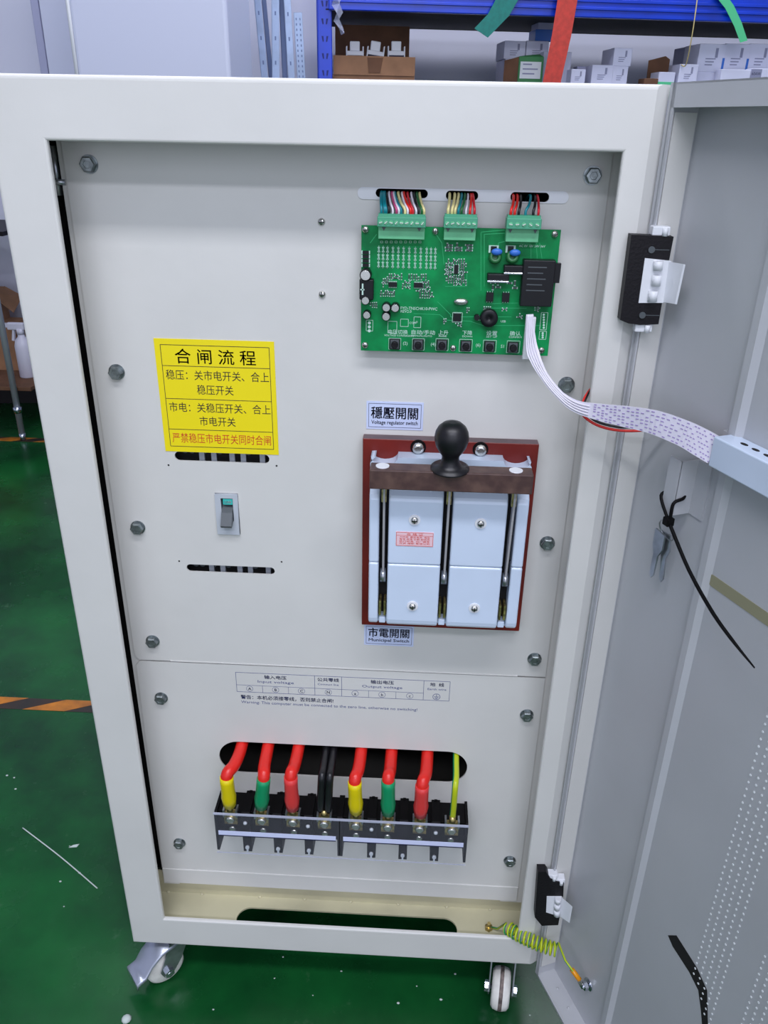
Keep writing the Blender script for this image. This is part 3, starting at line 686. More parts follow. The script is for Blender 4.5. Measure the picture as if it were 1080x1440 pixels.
plug(441, 588, 180, 232, 288, 6, [(.10, .14, 'wcream', .0014), (.22, .30, 'wcream', .0014), (.32, .42, 'wcream', .0013), (.42, .52, 'wteal', .0012), (.52, .62, 'wdgrn', .0012), (.66, .72, 'wwhite', .001), (.78, .82, 'wred', .0012), (.92, .88, 'wred2', .0012)], 'cream, green and red wires entering the middle green plug')
plug(728, 880, 185, 236, 296, 5, [(.10, .20, 'wred', .0014), (.22, .32, 'wred', .0013), (.34, .42, 'wblk', .0013), (.55, .72, 'wteal', .0013), (.78, .86, 'wblk', .0013), (.93, .94, 'wred2', .0012)], 'red, black and teal wires entering the right green plug')
# rows of little axial-looking resistors
cols_ = (140, 160, 180, 205, 230, 254, 280, 308, 333, 360, 380, 400)
def resistor():
    b = MB(); b.box(-.0008, .0008, -.0012, 0, -.0012, .0012).box(-.0013, .0013, -.0008, 0, .0014, .0025).box(-.0013, .0013, -.0008, 0, -.0025, -.0014).box(-.0003, .0003, -.0003, 0, -.0037, .0037); return b.b
src = None
for cu in cols_:
    for cv in (330, 364, 398):
        p = pc(cu-(cv-330)*.02, cv+ (cu-140)*.03)
        if src is None:
            b = MB(Matrix.Translation((p.x, QY, p.z))); b.b.free(); b.b = resistor(); src = b.build('resistor', 'smd', pcb); s0v = p
        else: clone(src, pcb, (p.x-s0v.x, 0, p.z-s0v.z))
# chips
def chip(cu, cv, w, h, d, pins, side='z', name='chip'):
    b = MB(); p = pb(b, cu, cv, w, h, d); b.m = 1
    for k in range(pins):
        t = (k+.5)/pins-.5
        for s in (-1, 1):
            if side == 'z': b.box(p.x+t*w-.0003, p.x+t*w+.0003, QY-d*.5, QY, p.z+s*h/2-.0002, p.z+s*(h/2+.0011))
            else: b.box(p.x+s*w/2, p.x+s*(w/2+.0011), QY-d*.5, QY, p.z+t*h-.0003, p.z+t*h+.0003)
    return b.build(name, ['chip', 'silk'], pcb)
chip(204, 491, .0085, .0045, .0018, 7); chip(321, 494, .0085, .0045, .0018, 7); chip(496, 421, .0040, .0085, .0018, 7, 'x'); chip(500, 642, .0078, .0078, .0014, 6)
chip(650, 548, .0072, .0088, .003, 3); chip(724, 550, .0072, .0088, .003, 3)
for cv in (343, 362, 382, 402):
    b = MB(); pb(b, 80, cv, .0062, .0028, .0022); b.m = 1; p = pc(80, cv); b.box(p.x-.0042, p.x-.003, QY-.0015, QY, p.z-.0016, p.z+.0016); b.box(p.x+.003, p.x+.0042, QY-.0015, QY, p.z-.0016, p.z+.0016); b.build('diode', ['chip', 'silk'], pcb)
# electrolytic capacitors
def cap(cu, cv, r, h):
    p = pc(cu, cv, QY-h); b = MB(); b.lathe([(r, 0), (r, h*.9), (r*.9, h)], (p.x, QY, p.z), (0, -1, 0), 20); c_ = b.build('capacitor', 'chip', pcb)
    MB().lathe([(r*.84, h), (r*.80, h+.0003)], (p.x, QY, p.z), (0, -1, 0), 18).build('can_top', 'screw', c_)
for cu, cv, r, h in ((78, 449, .0058, .011), (78, 566, .0044, .009), (174, 598, .0045, .009), (215, 600, .0045, .009), (84, 633, .0042, .008), (173, 640, .0045, .009)): cap(cu, cv, r, h)
b = MB(); p = pb(b, 84, 512, .0140, .0200, .009, bev=.001); b.m = 1; b.box(p.x-.0045, p.x-.003, QY-.0093, QY-.009, p.z-.005, p.z+.006); b.box(p.x-.006, p.x-.002, QY-.0093, QY-.009, p.z-.0005, p.z+.0008); b.build('choke', ['chip', 'silk'], pcb)
# relay, regulators, blue and green discs, crystal, buzzer
b = MB(); pb(b, 868, 483, .0310, .0440, .012, bev=.0008); rl = b.build('relay', 'chip', pcb)
b = MB(); pb(b, 940, 437, .014, .0185, .006); b.build('relay_wing', 'chip', rl)
b = MB(); p = pc(868, 483, QY-.012)
for k in range(5): b.box(p.x-.010, p.x+.008-.003*(k % 2), QY-.0122, QY-.012, p.z+.014-.0055*k, p.z+.0150-.0055*k)
b.build('relay_print', 'greydark', rl)
for cu, cv in ((688, 455), (764, 417)):
    b = MB(); p = pb(b, cu, cv, .0210, .0062, .009, bev=.0008); r_ = b.build('regulator', 'chip', pcb)
    b = MB(); b.box(p.x-.0105, p.x+.0105, QY-.010, QY-.001, p.z-.0050, p.z-.0032, .0004).build('heat_tab', 'chrome', r_)
for cu, cv in ((676, 370), (756, 368)):
    p = pc(cu, cv, QY-.006); MB().lathe([(.0030, 0), (.0062, .001), (.0065, .005), (.0050, .0065), (.0026, .0065), (.0022, .003)], (p.x, QY, p.z-.0005), (0, -1, .3), 20).build('toroid_coil', 'darkgreen' if 'darkgreen' in M else 'wdgrn', pcb)
for cu, cv in ((683, 341), (767, 345)):
    p = pc(cu, cv, QY-.006); MB().sph((p.x, QY-.006, p.z), .0055, 16, (1, .5, .6)).build('blue_varistor', 'bluepack', pcb, label='small blue disc varistor')
for cu, cv in ((668, 328), (746, 328)):
    b = MB(); p = pb(b, cu, cv, .0095, .0068, .0015); b.m = 1; b.box(p.x-.0028, p.x+.0028, QY-.0024, QY-.0015, p.z-.0028, p.z+.0028); b.build('surge_diode', ['silk', 'chip'], pcb)
b = MB(); p = pc(518, 571, QY-.003); b.sph((p.x, QY-.002, p.z), .0075, 16, (1, .4, .45)).build('crystal', 'screw', pcb)
p = pc(647, 646, QY-.006); MB().lathe([(.0088, 0), (.0088, .0075), (.0078, .0085), (.0018, .0085), (.0012, .007)], (p.x, QY, p.z), (0, -1, 0), 28).cyl((p.x-.012, QY, p.z), (p.x-.012, QY-.006, p.z), .0028, n=12).build('buzzer', 'chip', pcb)
# SMD clouds: each little part has body and two pads, joined
sm = MB()
def smd(cu, cv, rot=0, k=1.0):
    p = pc(cu, cv); w, h = (.0010*k, .0020*k) if rot else (.0020*k, .0010*k)
    sm.m = 0; sm.box(p.x-w/2, p.x+w/2, QY-.0007, QY, p.z-h/2, p.z+h/2)
    sm.m = 1
    if rot:
        for s in (-1, 1): sm.box(p.x-w*.6, p.x+w*.6, QY-.0005, QY, p.z+s*h*.68-.0004, p.z+s*h*.68+.0004)
    else:
        for s in (-1, 1): sm.box(p.x+s*w*.68-.0004, p.x+s*w*.68+.0004, QY-.0005, QY, p.z-h*.6, p.z+h*.6)
def cloud(x0, x1, y0, y1, dx, dy, rot=1, k=1.0):
    cv = y0
    while cv <= y1:
        cu = x0
        while cu <= x1:
            if random.random() < .88: smd(cu+random.uniform(-1, 1), cv+random.uniform(-1, 1), rot if random.random() < .8 else 1-rot, k)
            cu += dx
        cv += dy
cloud(178, 250, 448, 462, 11, 13); cloud(280, 358, 450, 464, 11, 13); cloud(160, 182, 470, 505, 10, 12); cloud(250, 292, 480, 515, 11, 12)
cloud(150, 215, 525, 545, 10, 13); cloud(318, 392, 520, 550, 11, 13); cloud(345, 375, 480, 505, 12, 12)
cloud(455, 470, 310, 345, 14, 12, 0, 1.4); cloud(500, 515, 310, 345, 14, 12, 0, 1.4); cloud(548, 568, 310, 345, 14, 12, 0, 1.4)
cloud(460, 540, 380, 392, 12, 11); cloud(450, 480, 400, 480, 11, 11); cloud(520, 548, 400, 490, 10, 11); cloud(485, 515, 455, 492, 11, 11)
cloud(100, 130, 580, 596, 10, 10); cloud(545, 560, 605, 620, 9, 9); cloud(440, 455, 655, 672, 8, 9); cloud(500, 525, 670, 685, 9, 9); cloud(590, 612, 640, 655, 9, 9)
cloud(665, 695, 482, 508, 24, 22, 1, 1.7); cloud(742, 772, 484, 510, 24, 22, 1, 1.7); cloud(780, 800, 632, 645, 9, 9); cloud(625, 655, 600, 612, 9, 9); cloud(700, 735, 605, 612, 9, 9); cloud(865, 880, 590, 608, 9, 9)
sm.build('surface_mount_parts', ['greydark', 'silk'], pcb, kind='stuff')
# silkscreen outlines and text
b = MB()
def so(x0, y0, x1, y1, w=.0004):
    p, q = pc(x0, y0), pc(x1, y1)
    for z in (p.z, q.z): line(b, min(p.x, q.x), z, max(p.x, q.x), z, QY, w)
    for x in (p.x, q.x): line(b, x, min(p.z, q.z), x, max(p.z, q.z), QY, w)
for a_ in ((186, 738, 240, 790), (295, 740, 348, 793), (403, 740, 458, 795), (512, 743, 567, 800), (622, 747, 677, 802), (731, 750, 785, 806), (182, 660, 222, 715), (302, 640, 332, 690), (240, 650, 275, 685),
           (888, 620, 910, 700), (880, 706, 908, 744), (82, 655, 112, 705), (480, 620, 522, 665), (58, 470, 112, 560)): so(*a_)
for k in range(9): so(148+22*k, 291, 158+22*k, 300, .0003)
for k in range(3): p = pc(96, 668+18*k); b.cyl((p.x, QY, p.z), (p.x, QY-.0002, p.z), .0016, n=10)
for k in range(6): p = pc(899, 630+12*k); b.cyl((p.x, QY, p.z), (p.x, QY-.0002, p.z), .0011, n=8)
for k in range(3): p = pc(894, 715+10*k); b.cyl((p.x, QY, p.z), (p.x, QY-.0002, p.z), .0011, n=8)
b.build('silkscreen_outlines', 'silk', pcb, kind='stuff')
def st(s, cu, cv, size, w=None, rot=None): p = pc(cu, cv); text(s, p.x, p.z, QY-.0001, size, 'silk', pcb, w=w, rot=rot)
st('FYD-TNSCHK10-PWC', 240, 606, .0042, .037); st('REV2.0', 240, 620, .0038, .011)
for s, cu, w in (('电压切换', 183, .020), ('自动/手动', 290, .024), ('上升', 414, .010), ('下降', 524, .010), ('设置', 634, .011), ('确认', 742, .011)): st(s, cu, 714+cu*.014, .0050, w)
for s, cu, w in (('VOLTAGE CONVERSION', 165, .030), ('MANUAL/AUTO', 290, .021), ('RISE', 416, .008), ('DOWN', 524, .010), ('SET UP', 634, .011), ('CONFIRM', 738, .013)): st(s, cu, 726+cu*.014, .0026, w)
for s, cu, cv in (('(2)', 250, 768), ('(4)', 378, 772), ('(6)', 585, 776), ('S1', 700, 782)): st(s, cu, cv, .0045)
for s, cu, cv in (('AC 0V 18V 24V 36V', 785, 318), ('USB', 700, 665), ('COM', 280, 672), ('J1', 310, 668)): st(s, cu, cv, .003)
# push buttons
for cu, cv in ((213, 765), (321, 767), (430, 769), (540, 773), (649, 776), (757, 780)):
    b = MB(); p = pb(b, cu, cv, .0108, .0108, .0036, bev=.0006); bt = b.build('push_button', 'chip', pcb)
    MB().lathe([(.0036, 0), (.0036, .004), (.003, .0046)], (p.x, QY-.0034, p.z), (0, -1, 0), 20).build('plunger', 'greydark' if 0 else 'blackm', bt)
    MB().box(p.x-.0045, p.x+.0045, QY-.0039, QY-.0034, p.z-.0045, p.z+.0045, .0004).build('button_cap_plate', 'steel' if 0 else 'greydark', bt)
# white plug for the ribbon
b = MB(); pj = pc(836, 700, QY-.006); b.box(pj.x-.005, pj.x+.005, QY-.006, QY, pc(0, 812).z+.0015, pc(0, 590).z-.005, .0006).build('ribbon_socket', 'white', pcb)

# ------------------------------------------------------------------ ribbon cable to the meter
rc = thing('ribbon_cable', 'white flat ribbon cable curving from the circuit board to the door meter', 'cable', (.512, .03, .89))
end = DOOR @ od(1003, 637, DH-.026)
key_ = [(745, 442, .031, .0035, 0), (746, 470, .026, .0045, 0), (750, 497, .018, .0060, .0), (765, 528, .002, .0040, .5), (788, 556, -.012, .0040, .9), (812, 572, -.022, .0060, 1.3), (845, 580, -.034, .0085, 1.57), (880, 586, -.048, .0105, 1.57), (920, 594, -.066, .0115, 1.57), (960, 609, -.086, .0120, 1.57)]
P_, Wd = [], []
for u, v, y, hw, ang in key_: P_.append(oy(u, v, y)); Wd.append((hw, ang))
P_ += [oy(985, 622, -.100), DOOR @ od(1006, 634, DH-.018)]; Wd += [(.0125, 1.57), (.0125, 1.57)]
def smoothp(P, V, res=6):
    Q, R = [], []
    for i in range(len(P)-1):
        a, b_, c, d = P[max(i-1, 0)], P[i], P[i+1], P[min(i+2, len(P)-1)]
        for k in range(res):
            t = k/res; Q.append(.5*((2*b_)+(-a+c)*t+(2*a-5*b_+4*c-d)*t*t+(-a+3*b_-3*c+d)*t**3)); R.append(tuple(V[i][j]+(V[i+1][j]-V[i][j])*t for j in (0, 1)))
    return Q+[P[-1]], R+[V[-1]]
Q, R = smoothp(P_, Wd)
wv = []
for i, (q, (hw, ang)) in enumerate(zip(Q, R)):
    T = (Q[min(i+1, len(Q)-1)]-Q[max(i-1, 0)]).normalized(); side = T.cross(Vector((0, -1, 0))).normalized(); wv.append(side*hw)
b = MB(); b.ribbon(Q, wv, .0012); b.build('ribbon', 'ivory', rc)
b = MB()   # conductors' grooves as fine violet print ridges
for k in range(7):
    f = -.86+1.72*k/6; pts = []
    for i in range(len(Q)-1):
        if i < 34 or (i*7+k*3) % 5 < (1 if k % 2 else 2): continue
        a, c = Q[i]+wv[i]*f, Q[i+1]+wv[i+1]*f; a2 = a.lerp(c, .15); c2 = a.lerp(c, .75)
        d = (c2-a2).normalized(); n = d.cross(Vector((0, -1, 0))).normalized()*.00045; o_ = Vector((-.0003, -.0009, 0))
        b.prism([a2-n+o_, c2-n+o_, c2+n+o_, a2+n+o_], (0, -.0002, 0))
b.build('ribbon_print', 'violet', rc)
b = MB()
for k in (-.6, -.2, .2, .6):
    b.tube([Q[i]+wv[i]*k+Vector((0, -.0012, 0)) for i in range(0, 34)], .0009, 6, smooth=False)
b.build('ribbon_cores', 'wwhite', rc)
for k, (m, dz, lab) in enumerate((('wred', 0, 'red wire looping from the cabinet opening to the door under the ribbon'), ('wblk', .0035, 'black wire looping beside the red wire to the door under the ribbon'))):
    wr = thing('loose_wire', lab, 'wire', (.56, .02, .78), 'pair of wires looping to the door')
    dv = -5 if k else 0
    MB().tube([oy(842, 540, .05), oy(829+k, 549, .02), oy(820+2*k, 565, -.004), oy(819+4*k, 582+dv, -.016), oy(838, 597+dv, -.02), oy(868, 605+dv, -.022), oy(905, 605+dv, -.026), oy(940, 597+dv, -.036), DOOR @ od(990, 612, DH-.012), DOOR @ od(1010, 618, DH-.010)], .0014, 8).build('wire', m, wr)

# ------------------------------------------------------------------ terminal blocks
TY = .010; TZ0, TZ1 = .190, .2600
TBX = [.1385, .3098, .4832]
def tblock(x0, x1, lab):
    t = thing('terminal_block', lab, 'terminal block', ((x0+x1)/2, PY, TZ0), 'four-pole black terminal blocks')
    n = 4; p = (x1-x0)/n
    b = MB(); b.box(x0+.0015, x1-.0015, TY+.010, PY-.0003, .212, .256, .0005); b.build('body', 'black', t)
    for k in range(n+1):
        xx = x0+p*k; w = .0035 if k in (0, n) else .0058; lo_, hi_ = (xx, xx+w) if k == 0 else ((xx-w, xx) if k == n else (xx-w, xx+w))
        MB().prism([(lo_, PY-.0003, TZ0), (lo_, TY+.002, TZ0), (lo_, TY+.002, TZ1-.004), (lo_, TY+.006, TZ1), (lo_, PY-.0003, TZ1)], (hi_-lo_, 0, 0)).build('barrier', 'black', t)
        if 0 < k < n:
            MB().cyl((xx, TY+.002, .199), (xx, TY-.0005, .199), .0028, n=10).box(xx-.0012, xx+.0012, TY-.0004, TY+.002, .190, .197).build('post_clip', 'silverdev', t)
            if k != 2: MB().lathe([(.0028, 0), (.0026, .002), (.001, .003)], (xx, TY, .2465), (0, -1, 0), 12).build('cover_screw', 'silverdev', t)
    for k in range(n):
        xc = x0+p*(k+.5)
        if k: MB().box(xc-p/2-.002, xc-p/2+.002, PY-.003, PY-.0005, TZ1, TZ1+.0012).build('cast_notch', 'black', t)
        MB().box(xc-.009, xc+.009, TY+.006, TY+.012, .236, .258).build('clamp_plate', 'brass', t)
        MB().lathe([(.0062, 0), (.0062, .004), (.004, .005)], (xc, TY+.006, .2465), (0, -1, 0), 6).build('terminal_screw', 'screw', t)
        MB().lathe([(.005, 0), (.005, .003), (.003, .004)], (xc, TY+.012, .2225), (0, -1, 0), 12).build('terminal_screw', 'screw', t)
        MB().box(xc-.010, xc-.0075, TY+.004, TY+.016, .250, .2625).box(xc+.0075, xc+.010, TY+.004, TY+.016, .250, .2625).build('clamp_ears', 'steel', t)
    cv = MB().box(x0+.0005, x1-.0005, TY-.0012, TY-.0002, TZ0-.001, TZ1+.001).build('clear_cover', 'clear', t)
    MB().box(x0, x1, TY-.0020, TY+.0005, TZ1+.0002, TZ1+.0024).box(x0, x1, TY-.0014, TY-.0002, TZ0-.0016, TZ0-.0010).build('cover_rim', 'clearedge', cv)
    MB().box(x0+.005, x1-.005, TY-.0019, TY-.0013, .2235, .2310).build('marking_strip', 'sw', cv)
    MB().box(x0+.005, x1-.005, TY-.0018, TY-.0013, .2215, .2235).build('strip_edge', 'navyink', cv)
    return t
tblock(TBX[0], TBX[1], 'left black four-pole terminal block with clear cover, yellow to black cables')
tblock(TBX[1], TBX[2], 'right black four-pole terminal block with clear cover, ending at the earth cable')

# ------------------------------------------------------------------ power cables
def cable(n, pts, sleeve, m, ms, lab, r=.0082, twin=False, stripe=None):
    k = (n-.5)/4
    x = TBX[0]+(TBX[1]-TBX[0])*k if n <= 4 else TBX[1]+(TBX[2]-TBX[1])*((n-4.5)/4)
    lz = .262
    t = thing('power_cable', lab, 'cable', (x, TY+.01, .25), 'cables coming down to the terminal blocks')
    top = oy(pts[0][0], pts[0][1], .034); el = oy(pts[1][0], pts[1][1], .010); low = Vector((x, TY+.008, lz+.008))
    path = [Vector((top.x+.002, .15, top.z+.060)), Vector((top.x+.001, .090, .356)), Vector((top.x, .055, .3375)), Vector((top.x*.7+el.x*.3, .026, .3375*.66+el.z*.34)), Vector((el.x, .011, el.z+.002)), Vector((el.x*.5+low.x*.5, .013, el.z*.5+low.z*.5)), low]
    offs = (-.0052, .0052) if twin else (0,)
    for o_ in offs:
        pp = [p+Vector((o_, 0, 0)) for p in path]
        if stripe: MB().tube(pp, r, 12, cols=lambda kk, nn, i: 1 if kk % 6 in (0, 1) else 0).build('insulation', [m, stripe], t)
        else: MB().tube(pp, r, 14).build('insulation', m, t)
    if ms:
        PP = [path[3]]+path[4:]+[path[-1]*2-path[-2]]
        def cr(i, t_): a, b_, c, d = PP[i-1], PP[i], PP[i+1], PP[i+2]; return .5*((2*b_)+(-a+c)*t_+(2*a-5*b_+4*c-d)*t_*t_+(-a+3*b_-3*c+d)*t_**3)
        q = [cr(1, .12), cr(1, .4), cr(1, .75), cr(2, .1), cr(2, .35), cr(2, .6), cr(2, .98)]
        MB().tube(q, r, 16, smooth=False, radii=[r*1.10, r*1.12, r*1.12, r*1.12, r*1.24, r*1.16, r*1.05]).build('sleeve', ms, t)
    MB().box(x-.004, x+.004, TY+.0045, TY+.0065, .240, lz+.004).cyl((x, TY+.006, lz-.001), (x, TY+.008, lz+.008), .0045, n=12).build('lug', 'brass', t)
cable(1, [(333, 1046), (319, 1092)], 1, 'wred', 'wyel', 'leftmost red power cable ending in a yellow sleeve')
cable(2, [(371, 1046), (371, 1094)], 1, 'wred', 'wgrn', 'red power cable with green sleeve, second from the left')
cable(3, [(415, 1048), (409, 1092)], 1, 'wred', 'wred3', 'red power cable with red sleeve beside the black cables')
cable(4, [(461, 1060), (458, 1096)], 1, 'wblk', None, 'twin thin black neutral cables in the middle of the row', r=.0052, twin=True)
cable(5, [(506, 1054), (499, 1099)], 1, 'wred', 'wyel', 'red power cable with yellow sleeve right of the black cables')
cable(6, [(550, 1057), (546, 1097)], 1, 'wred', 'wgrn', 'red power cable with green sleeve on the right terminal block')
cable(7, [(602, 1060), (594, 1104)], 1, 'wred', 'wred3', 'rightmost red power cable, with red sleeve, beside the striped earth cable')
cable(8, [(643, 1066), (640, 1108)], 1, 'wlime', None, 'thin yellow and green striped earth cable at the right end', r=.0042, stripe='wgrn')
# busy harness seen in the dark behind the slot is left to the cabinet's shade

# ------------------------------------------------------------------ coiled earth strap
ew = thing('coiled_earth_wire', 'yellow and green earth wire coiled in a spring from cabinet tray to door', 'wire', (.56, -.01, .05))
c0, c1, c2 = oy(713, 1304, .014), oy(745, 1326, -.014), oy(785, 1336, -.020)
pts = []; n = 13
N_ = n*12
for i in range(N_+1):
    t = i/N_; base_ = (c0*(1-t)**2+c1*2*t*(1-t)+c2*t*t); a = 2*PI*n*t
    tg = (2*(1-t)*(c1-c0)+2*t*(c2-c1)).normalized(); n1 = tg.cross(Vector((0, 1, 0))).normalized(); n2 = tg.cross(n1)
    pts.append(base_+(n1*math.cos(a)+n2*math.sin(a))*.0088)
tail = [ES+Vector((0, 0, 0))]
e2 = [DOOR @ od(795, 1351, DH-.022), DOOR @ od(806, 1366, DH-.018)]
MB().tube([oz(690, 1304, TZ+.003), oz(700, 1306, TZ+.010)]+pts+e2, .0016, 8, smooth=False, cols=lambda k, nn, i: 1 if k % 4 == 0 or (k % 4 == 1 and i % 24 < 12) else 0).build('coil', ['wlime', 'wgrn'], ew)
MB().tube([DOOR @ od(804, 1363, DH-.018), DOOR @ od(810, 1371, DH-.014), DOOR @ od(815, 1378, DH-.011)], .0034, 10, smooth=False).build('crimp_sleeve', 'worange', ew)
MB(DOOR).box(od(819, 1383, DH-.007).x-.006, od(819, 1383, DH-.007).x+.004, DH-.0105, DH-.0095, od(819, 1383, DH-.007).z-.004, od(819, 1383, DH-.007).z+.006).build('ring_lug', 'screw', ew)
p = oz(687, 1306, TZ); MB().cyl((p.x, p.y, TZ), (p.x, p.y, TZ+.012), .0028, n=10).cyl((p.x, p.y, TZ), (p.x, p.y, TZ+.005), .006, n=6).build('tray_stud', 'brass', ew)

# ------------------------------------------------------------------ floor things
def tape(x0, x1, y, w, per, fill, skew, lab, seed, sh=0):
    t = thing('hazard_floor_tape', lab, 'floor tape', ((x0+x1)/2, y, GZ))
    MB().box(x0, x1, y-w/2, y+w/2, GZ, GZ+.0006).build('tape_base', 'tapeblack', t)
    x = x1-sh
    while x-per*fill > x0:
        a = x-per*fill; MB().prism([(a-skew/2, y-w/2, GZ+.0006), (x-skew/2, y-w/2, GZ+.0006), (x+skew/2, y+w/2, GZ+.0006), (a+skew/2, y+w/2, GZ+.0006)], (0, 0, .0004)).build('stripe', 'orange', t); x -= per
tape(-2.4, .9, .6315, .039, .183, .52, .085, 'orange and black floor tape running just behind the cabinet', 1, 1.215-.9+.0)
tape(-3.2, 1.6, 2.256, .045, .20, .55, .09, 'orange and black floor tape by the foot of the chrome shelf', 2, .02)
a, c = oz(32, 1165, GZ), oz(137, 1250, GZ)
tag(MB().tube([a+Vector((0, 0, .0015)), a.lerp(c, .5)+Vector((.004, 0, .0015)), c+Vector((0, 0, .0015))], .0011, 6).build('wire_offcut', 'debris'), 'thin pale wire offcut lying on the green floor left of the caster', 'offcut')
b = MB()
for u, v in ((10, 1091), (20, 1094), (22, 1110), (98, 1190), (112, 1228), (386, 1376), (398, 1346), (620, 1406), (560, 1411), (586, 1387), (745, 1428), (480, 1366), (640, 1370), (300, 1420), (440, 1400), (90, 1275), (85, 1240)):
    p = oz(u, v, GZ); s = random.uniform(.0008, .0022); b.sph((p.x, p.y, GZ+s*.5), s, 6, (1.3, 1, .5))
tag(b.build('paint_chips', 'debris'), 'scattered white paint chips on the green floor', 'debris', kind='stuff')
p = oz(178, 1434, GZ); tag(MB().lathe([(.006, 0), (.0075, .002), (.005, .005), (.001, .006)], (p.x, p.y, GZ), (0, 0, 1), 10).build('putty_crumb', 'debris'), 'pale round crumb of putty on the floor near the left caster', 'debris')
p = oz(104, 1190, GZ); tag(MB().prism([(p.x-.008, p.y-.004, GZ), (p.x+.006, p.y-.002, GZ), (p.x+.008, p.y+.005, GZ), (p.x-.002, p.y+.002, GZ)], (0, 0, .001)).build('plastic_scrap', 'debris'), 'small pale plastic scrap beside the wire offcut', 'debris')

# ------------------------------------------------------------------ blue rack behind
rk = thing('blue_storage_rack', 'blue steel storage rack against the white wall behind the cabinet', 'rack', RACK @ Vector((.9, .25, GZ)), rz=RY)
ux0, ux1 = orr(447, 60, 0).x, orr(467, 60, 0).x
RL, RD = 2.2, .50
def upright(x0, x1, y0, y1):
    b = MB(RACK); b.box(x0, x1, y0, y1, GZ, 2.2, .003); o = b.build('upright', 'bluesteel', rk)
    h = MB(RACK); z = GZ+.05
    while z < 2.15: 
        xm = (x0+x1)/2
        for s in (-1, 1): h.prism([(xm+s*.008-.0032, y0-.0008, z+.008), (xm+s*.008+.0032, y0-.0008, z+.008), (xm+s*.0055+.002, y0-.0008, z-.008), (xm+s*.0055-.002, y0-.0008, z-.008)], (0, .0006, 0))
        z += .05
    h.build('keyhole_slots', 'bluehole', o, kind='stuff')
    return o
uw = ux1-ux0
for x in (ux0, ux0+RL): upright(x, x+uw, -.0, .04); upright(x, x+uw, RD-.04, RD)
BZb = orr(700, 22, 0).z
def shelf(zb, hgt):
    for y0 in (-.022, RD-.02):
        b = MB(RACK); b.box(ux1-.01, ux0+RL+.01, y0, y0+.02, zb, zb+hgt, .003); s_ = b.build('beam', 'bluesteel' if y0 < 0 else 'board', rk)
        if y0 < 0: MB(RACK).box(ux1, ux0+RL, y0-.004, y0, zb+hgt*.30, zb+hgt*.42, .0015).box(ux1, ux0+RL, y0-.004, y0, zb+hgt*.60, zb+hgt*.74, .0015).build('beam_ridge', 'bluesteel', s_)
    MB(RACK).box(ux1-.02, ux0+RL+.02, 0, RD-.02, zb+hgt*.55, zb+hgt*.85).build('shelf_board', 'board', rk)
    MB(RACK).box(ux1-.02, ux0+RL+.02, 0, RD-.02, zb+.001, zb+.006).build('shelf_underside', 'board', rk)
    for k in range(4): MB(RACK).box(.35+k*.5, .39+k*.5, 0, RD-.02, zb+hgt*.2, zb+hgt*.55).build('cross_support', 'board', rk)
shelf(BZb, .072); SH = 1.185; shelf(SH-.072*.85, .072)
SHZ = SH
# --- goods on the rack
def label_on(par, x0, x1, z0, z1, y, m='paperlab', lines=3):
    MB(RACK).box(x0, x1, y-.0008, y, z0, z1).build('paper_label', m, par)
    b = MB(RACK)
    for k in range(lines): z = z1-(z1-z0)*(k+.7)/(lines+.6); b.box(x0+(x1-x0)*.12, x0+(x1-x0)*(.55+.3*((k*5) % 3)/2), y-.0012, y-.0008, z, z+(z1-z0)*.08)
    b.build('label_print', 'print', par)
def carton(u0, v0, u1, v1, y, dep, lab, m='wbox', bottom=None, top=None, name='carton', prn=True, group='cartons on the lower rack shelf', rz=0):
    a, c = orr(u0, v0, y), orr(u1, v1, y); cc = orr(u0, v1, y)
    x0, x1 = (a.x+cc.x)/2, c.x; z1 = a.z; z0 = bottom if bottom is not None else (a.z+c.z-a.z)
    t = thing(name, lab, 'box', RACK @ Vector(((x0+x1)/2, y+dep/2, z0)), group, rz=RY)
    MB(RACK).box(x0, x1, y, y+dep, z0, z1, .0015, 1).build('carton_body', m, t)
    if prn:
        b = MB(RACK); w, h = x1-x0, min(z1-z0, orr(u0, v0, y).z-orr(u0, v1, y).z)
        zz = z1-h
        b.box(x0+w*.62, x0+w*.72, y-.0006, y, zz+h*.5, zz+h*.85)
        for k in range(3): b.box(x0+w*.28, x0+w*(.56+.05*k), y-.0006, y, zz+h*(.22+.11*k), zz+h*(.26+.11*k))
        b.build('carton_print', 'print', t)
    return t, x0, x1, z0, z1
# open brown carton with three white fittings
bx0, bx1 = orr(469, 100, .05).x, orr(583, 105, .05).x; zt = orr(520, 104, .05).z; ztf = orr(520, 79, .05).z
oc = thing('open_brown_carton', 'open brown cardboard carton on the rack with white fittings standing in it', 'box', RACK @ Vector(((bx0+bx1)/2, .2, SHZ)), rz=RY)
MB(RACK).box(bx0, bx1, .05, .053, SHZ, zt).box(bx0, bx1, .247, .25, SHZ, zt).box(bx0, bx0+.003, .053, .247, SHZ, zt).box(bx1-.003, bx1, .053, .247, SHZ, zt).box(bx0, bx1, .05, .25, SHZ, SHZ+.003).build('carton_body', 'carton', oc)
MB(RACK).box(bx0, bx1, .044, .048, zt-.004, ztf, rot=Matrix.Rotation(.05, 4, 'X')).build('carton_flap', 'carton', oc)
MB(RACK).box(bx0+.012, bx1, .25, .254, zt-.002, orr(530, 36, .25).z).build('carton_flap', 'cartond', oc)
b = MB(RACK); b.prism([((bx0+bx1)/2-.025, .0425, ztf-.004), ((bx0+bx1)/2+.03, .0425, ztf-.004), ((bx0+bx1)/2+.02, .0425, zt+.004), ((bx0+bx1)/2-.02, .0425, zt+.004)], (0, .001, 0)); b.build('handle_stain', 'cartond', oc)
MB(RACK).box(bx0+.004, bx1-.004, .054, .246, zt-.02, zt-.012).build('packing_layer', 'cartond', oc)
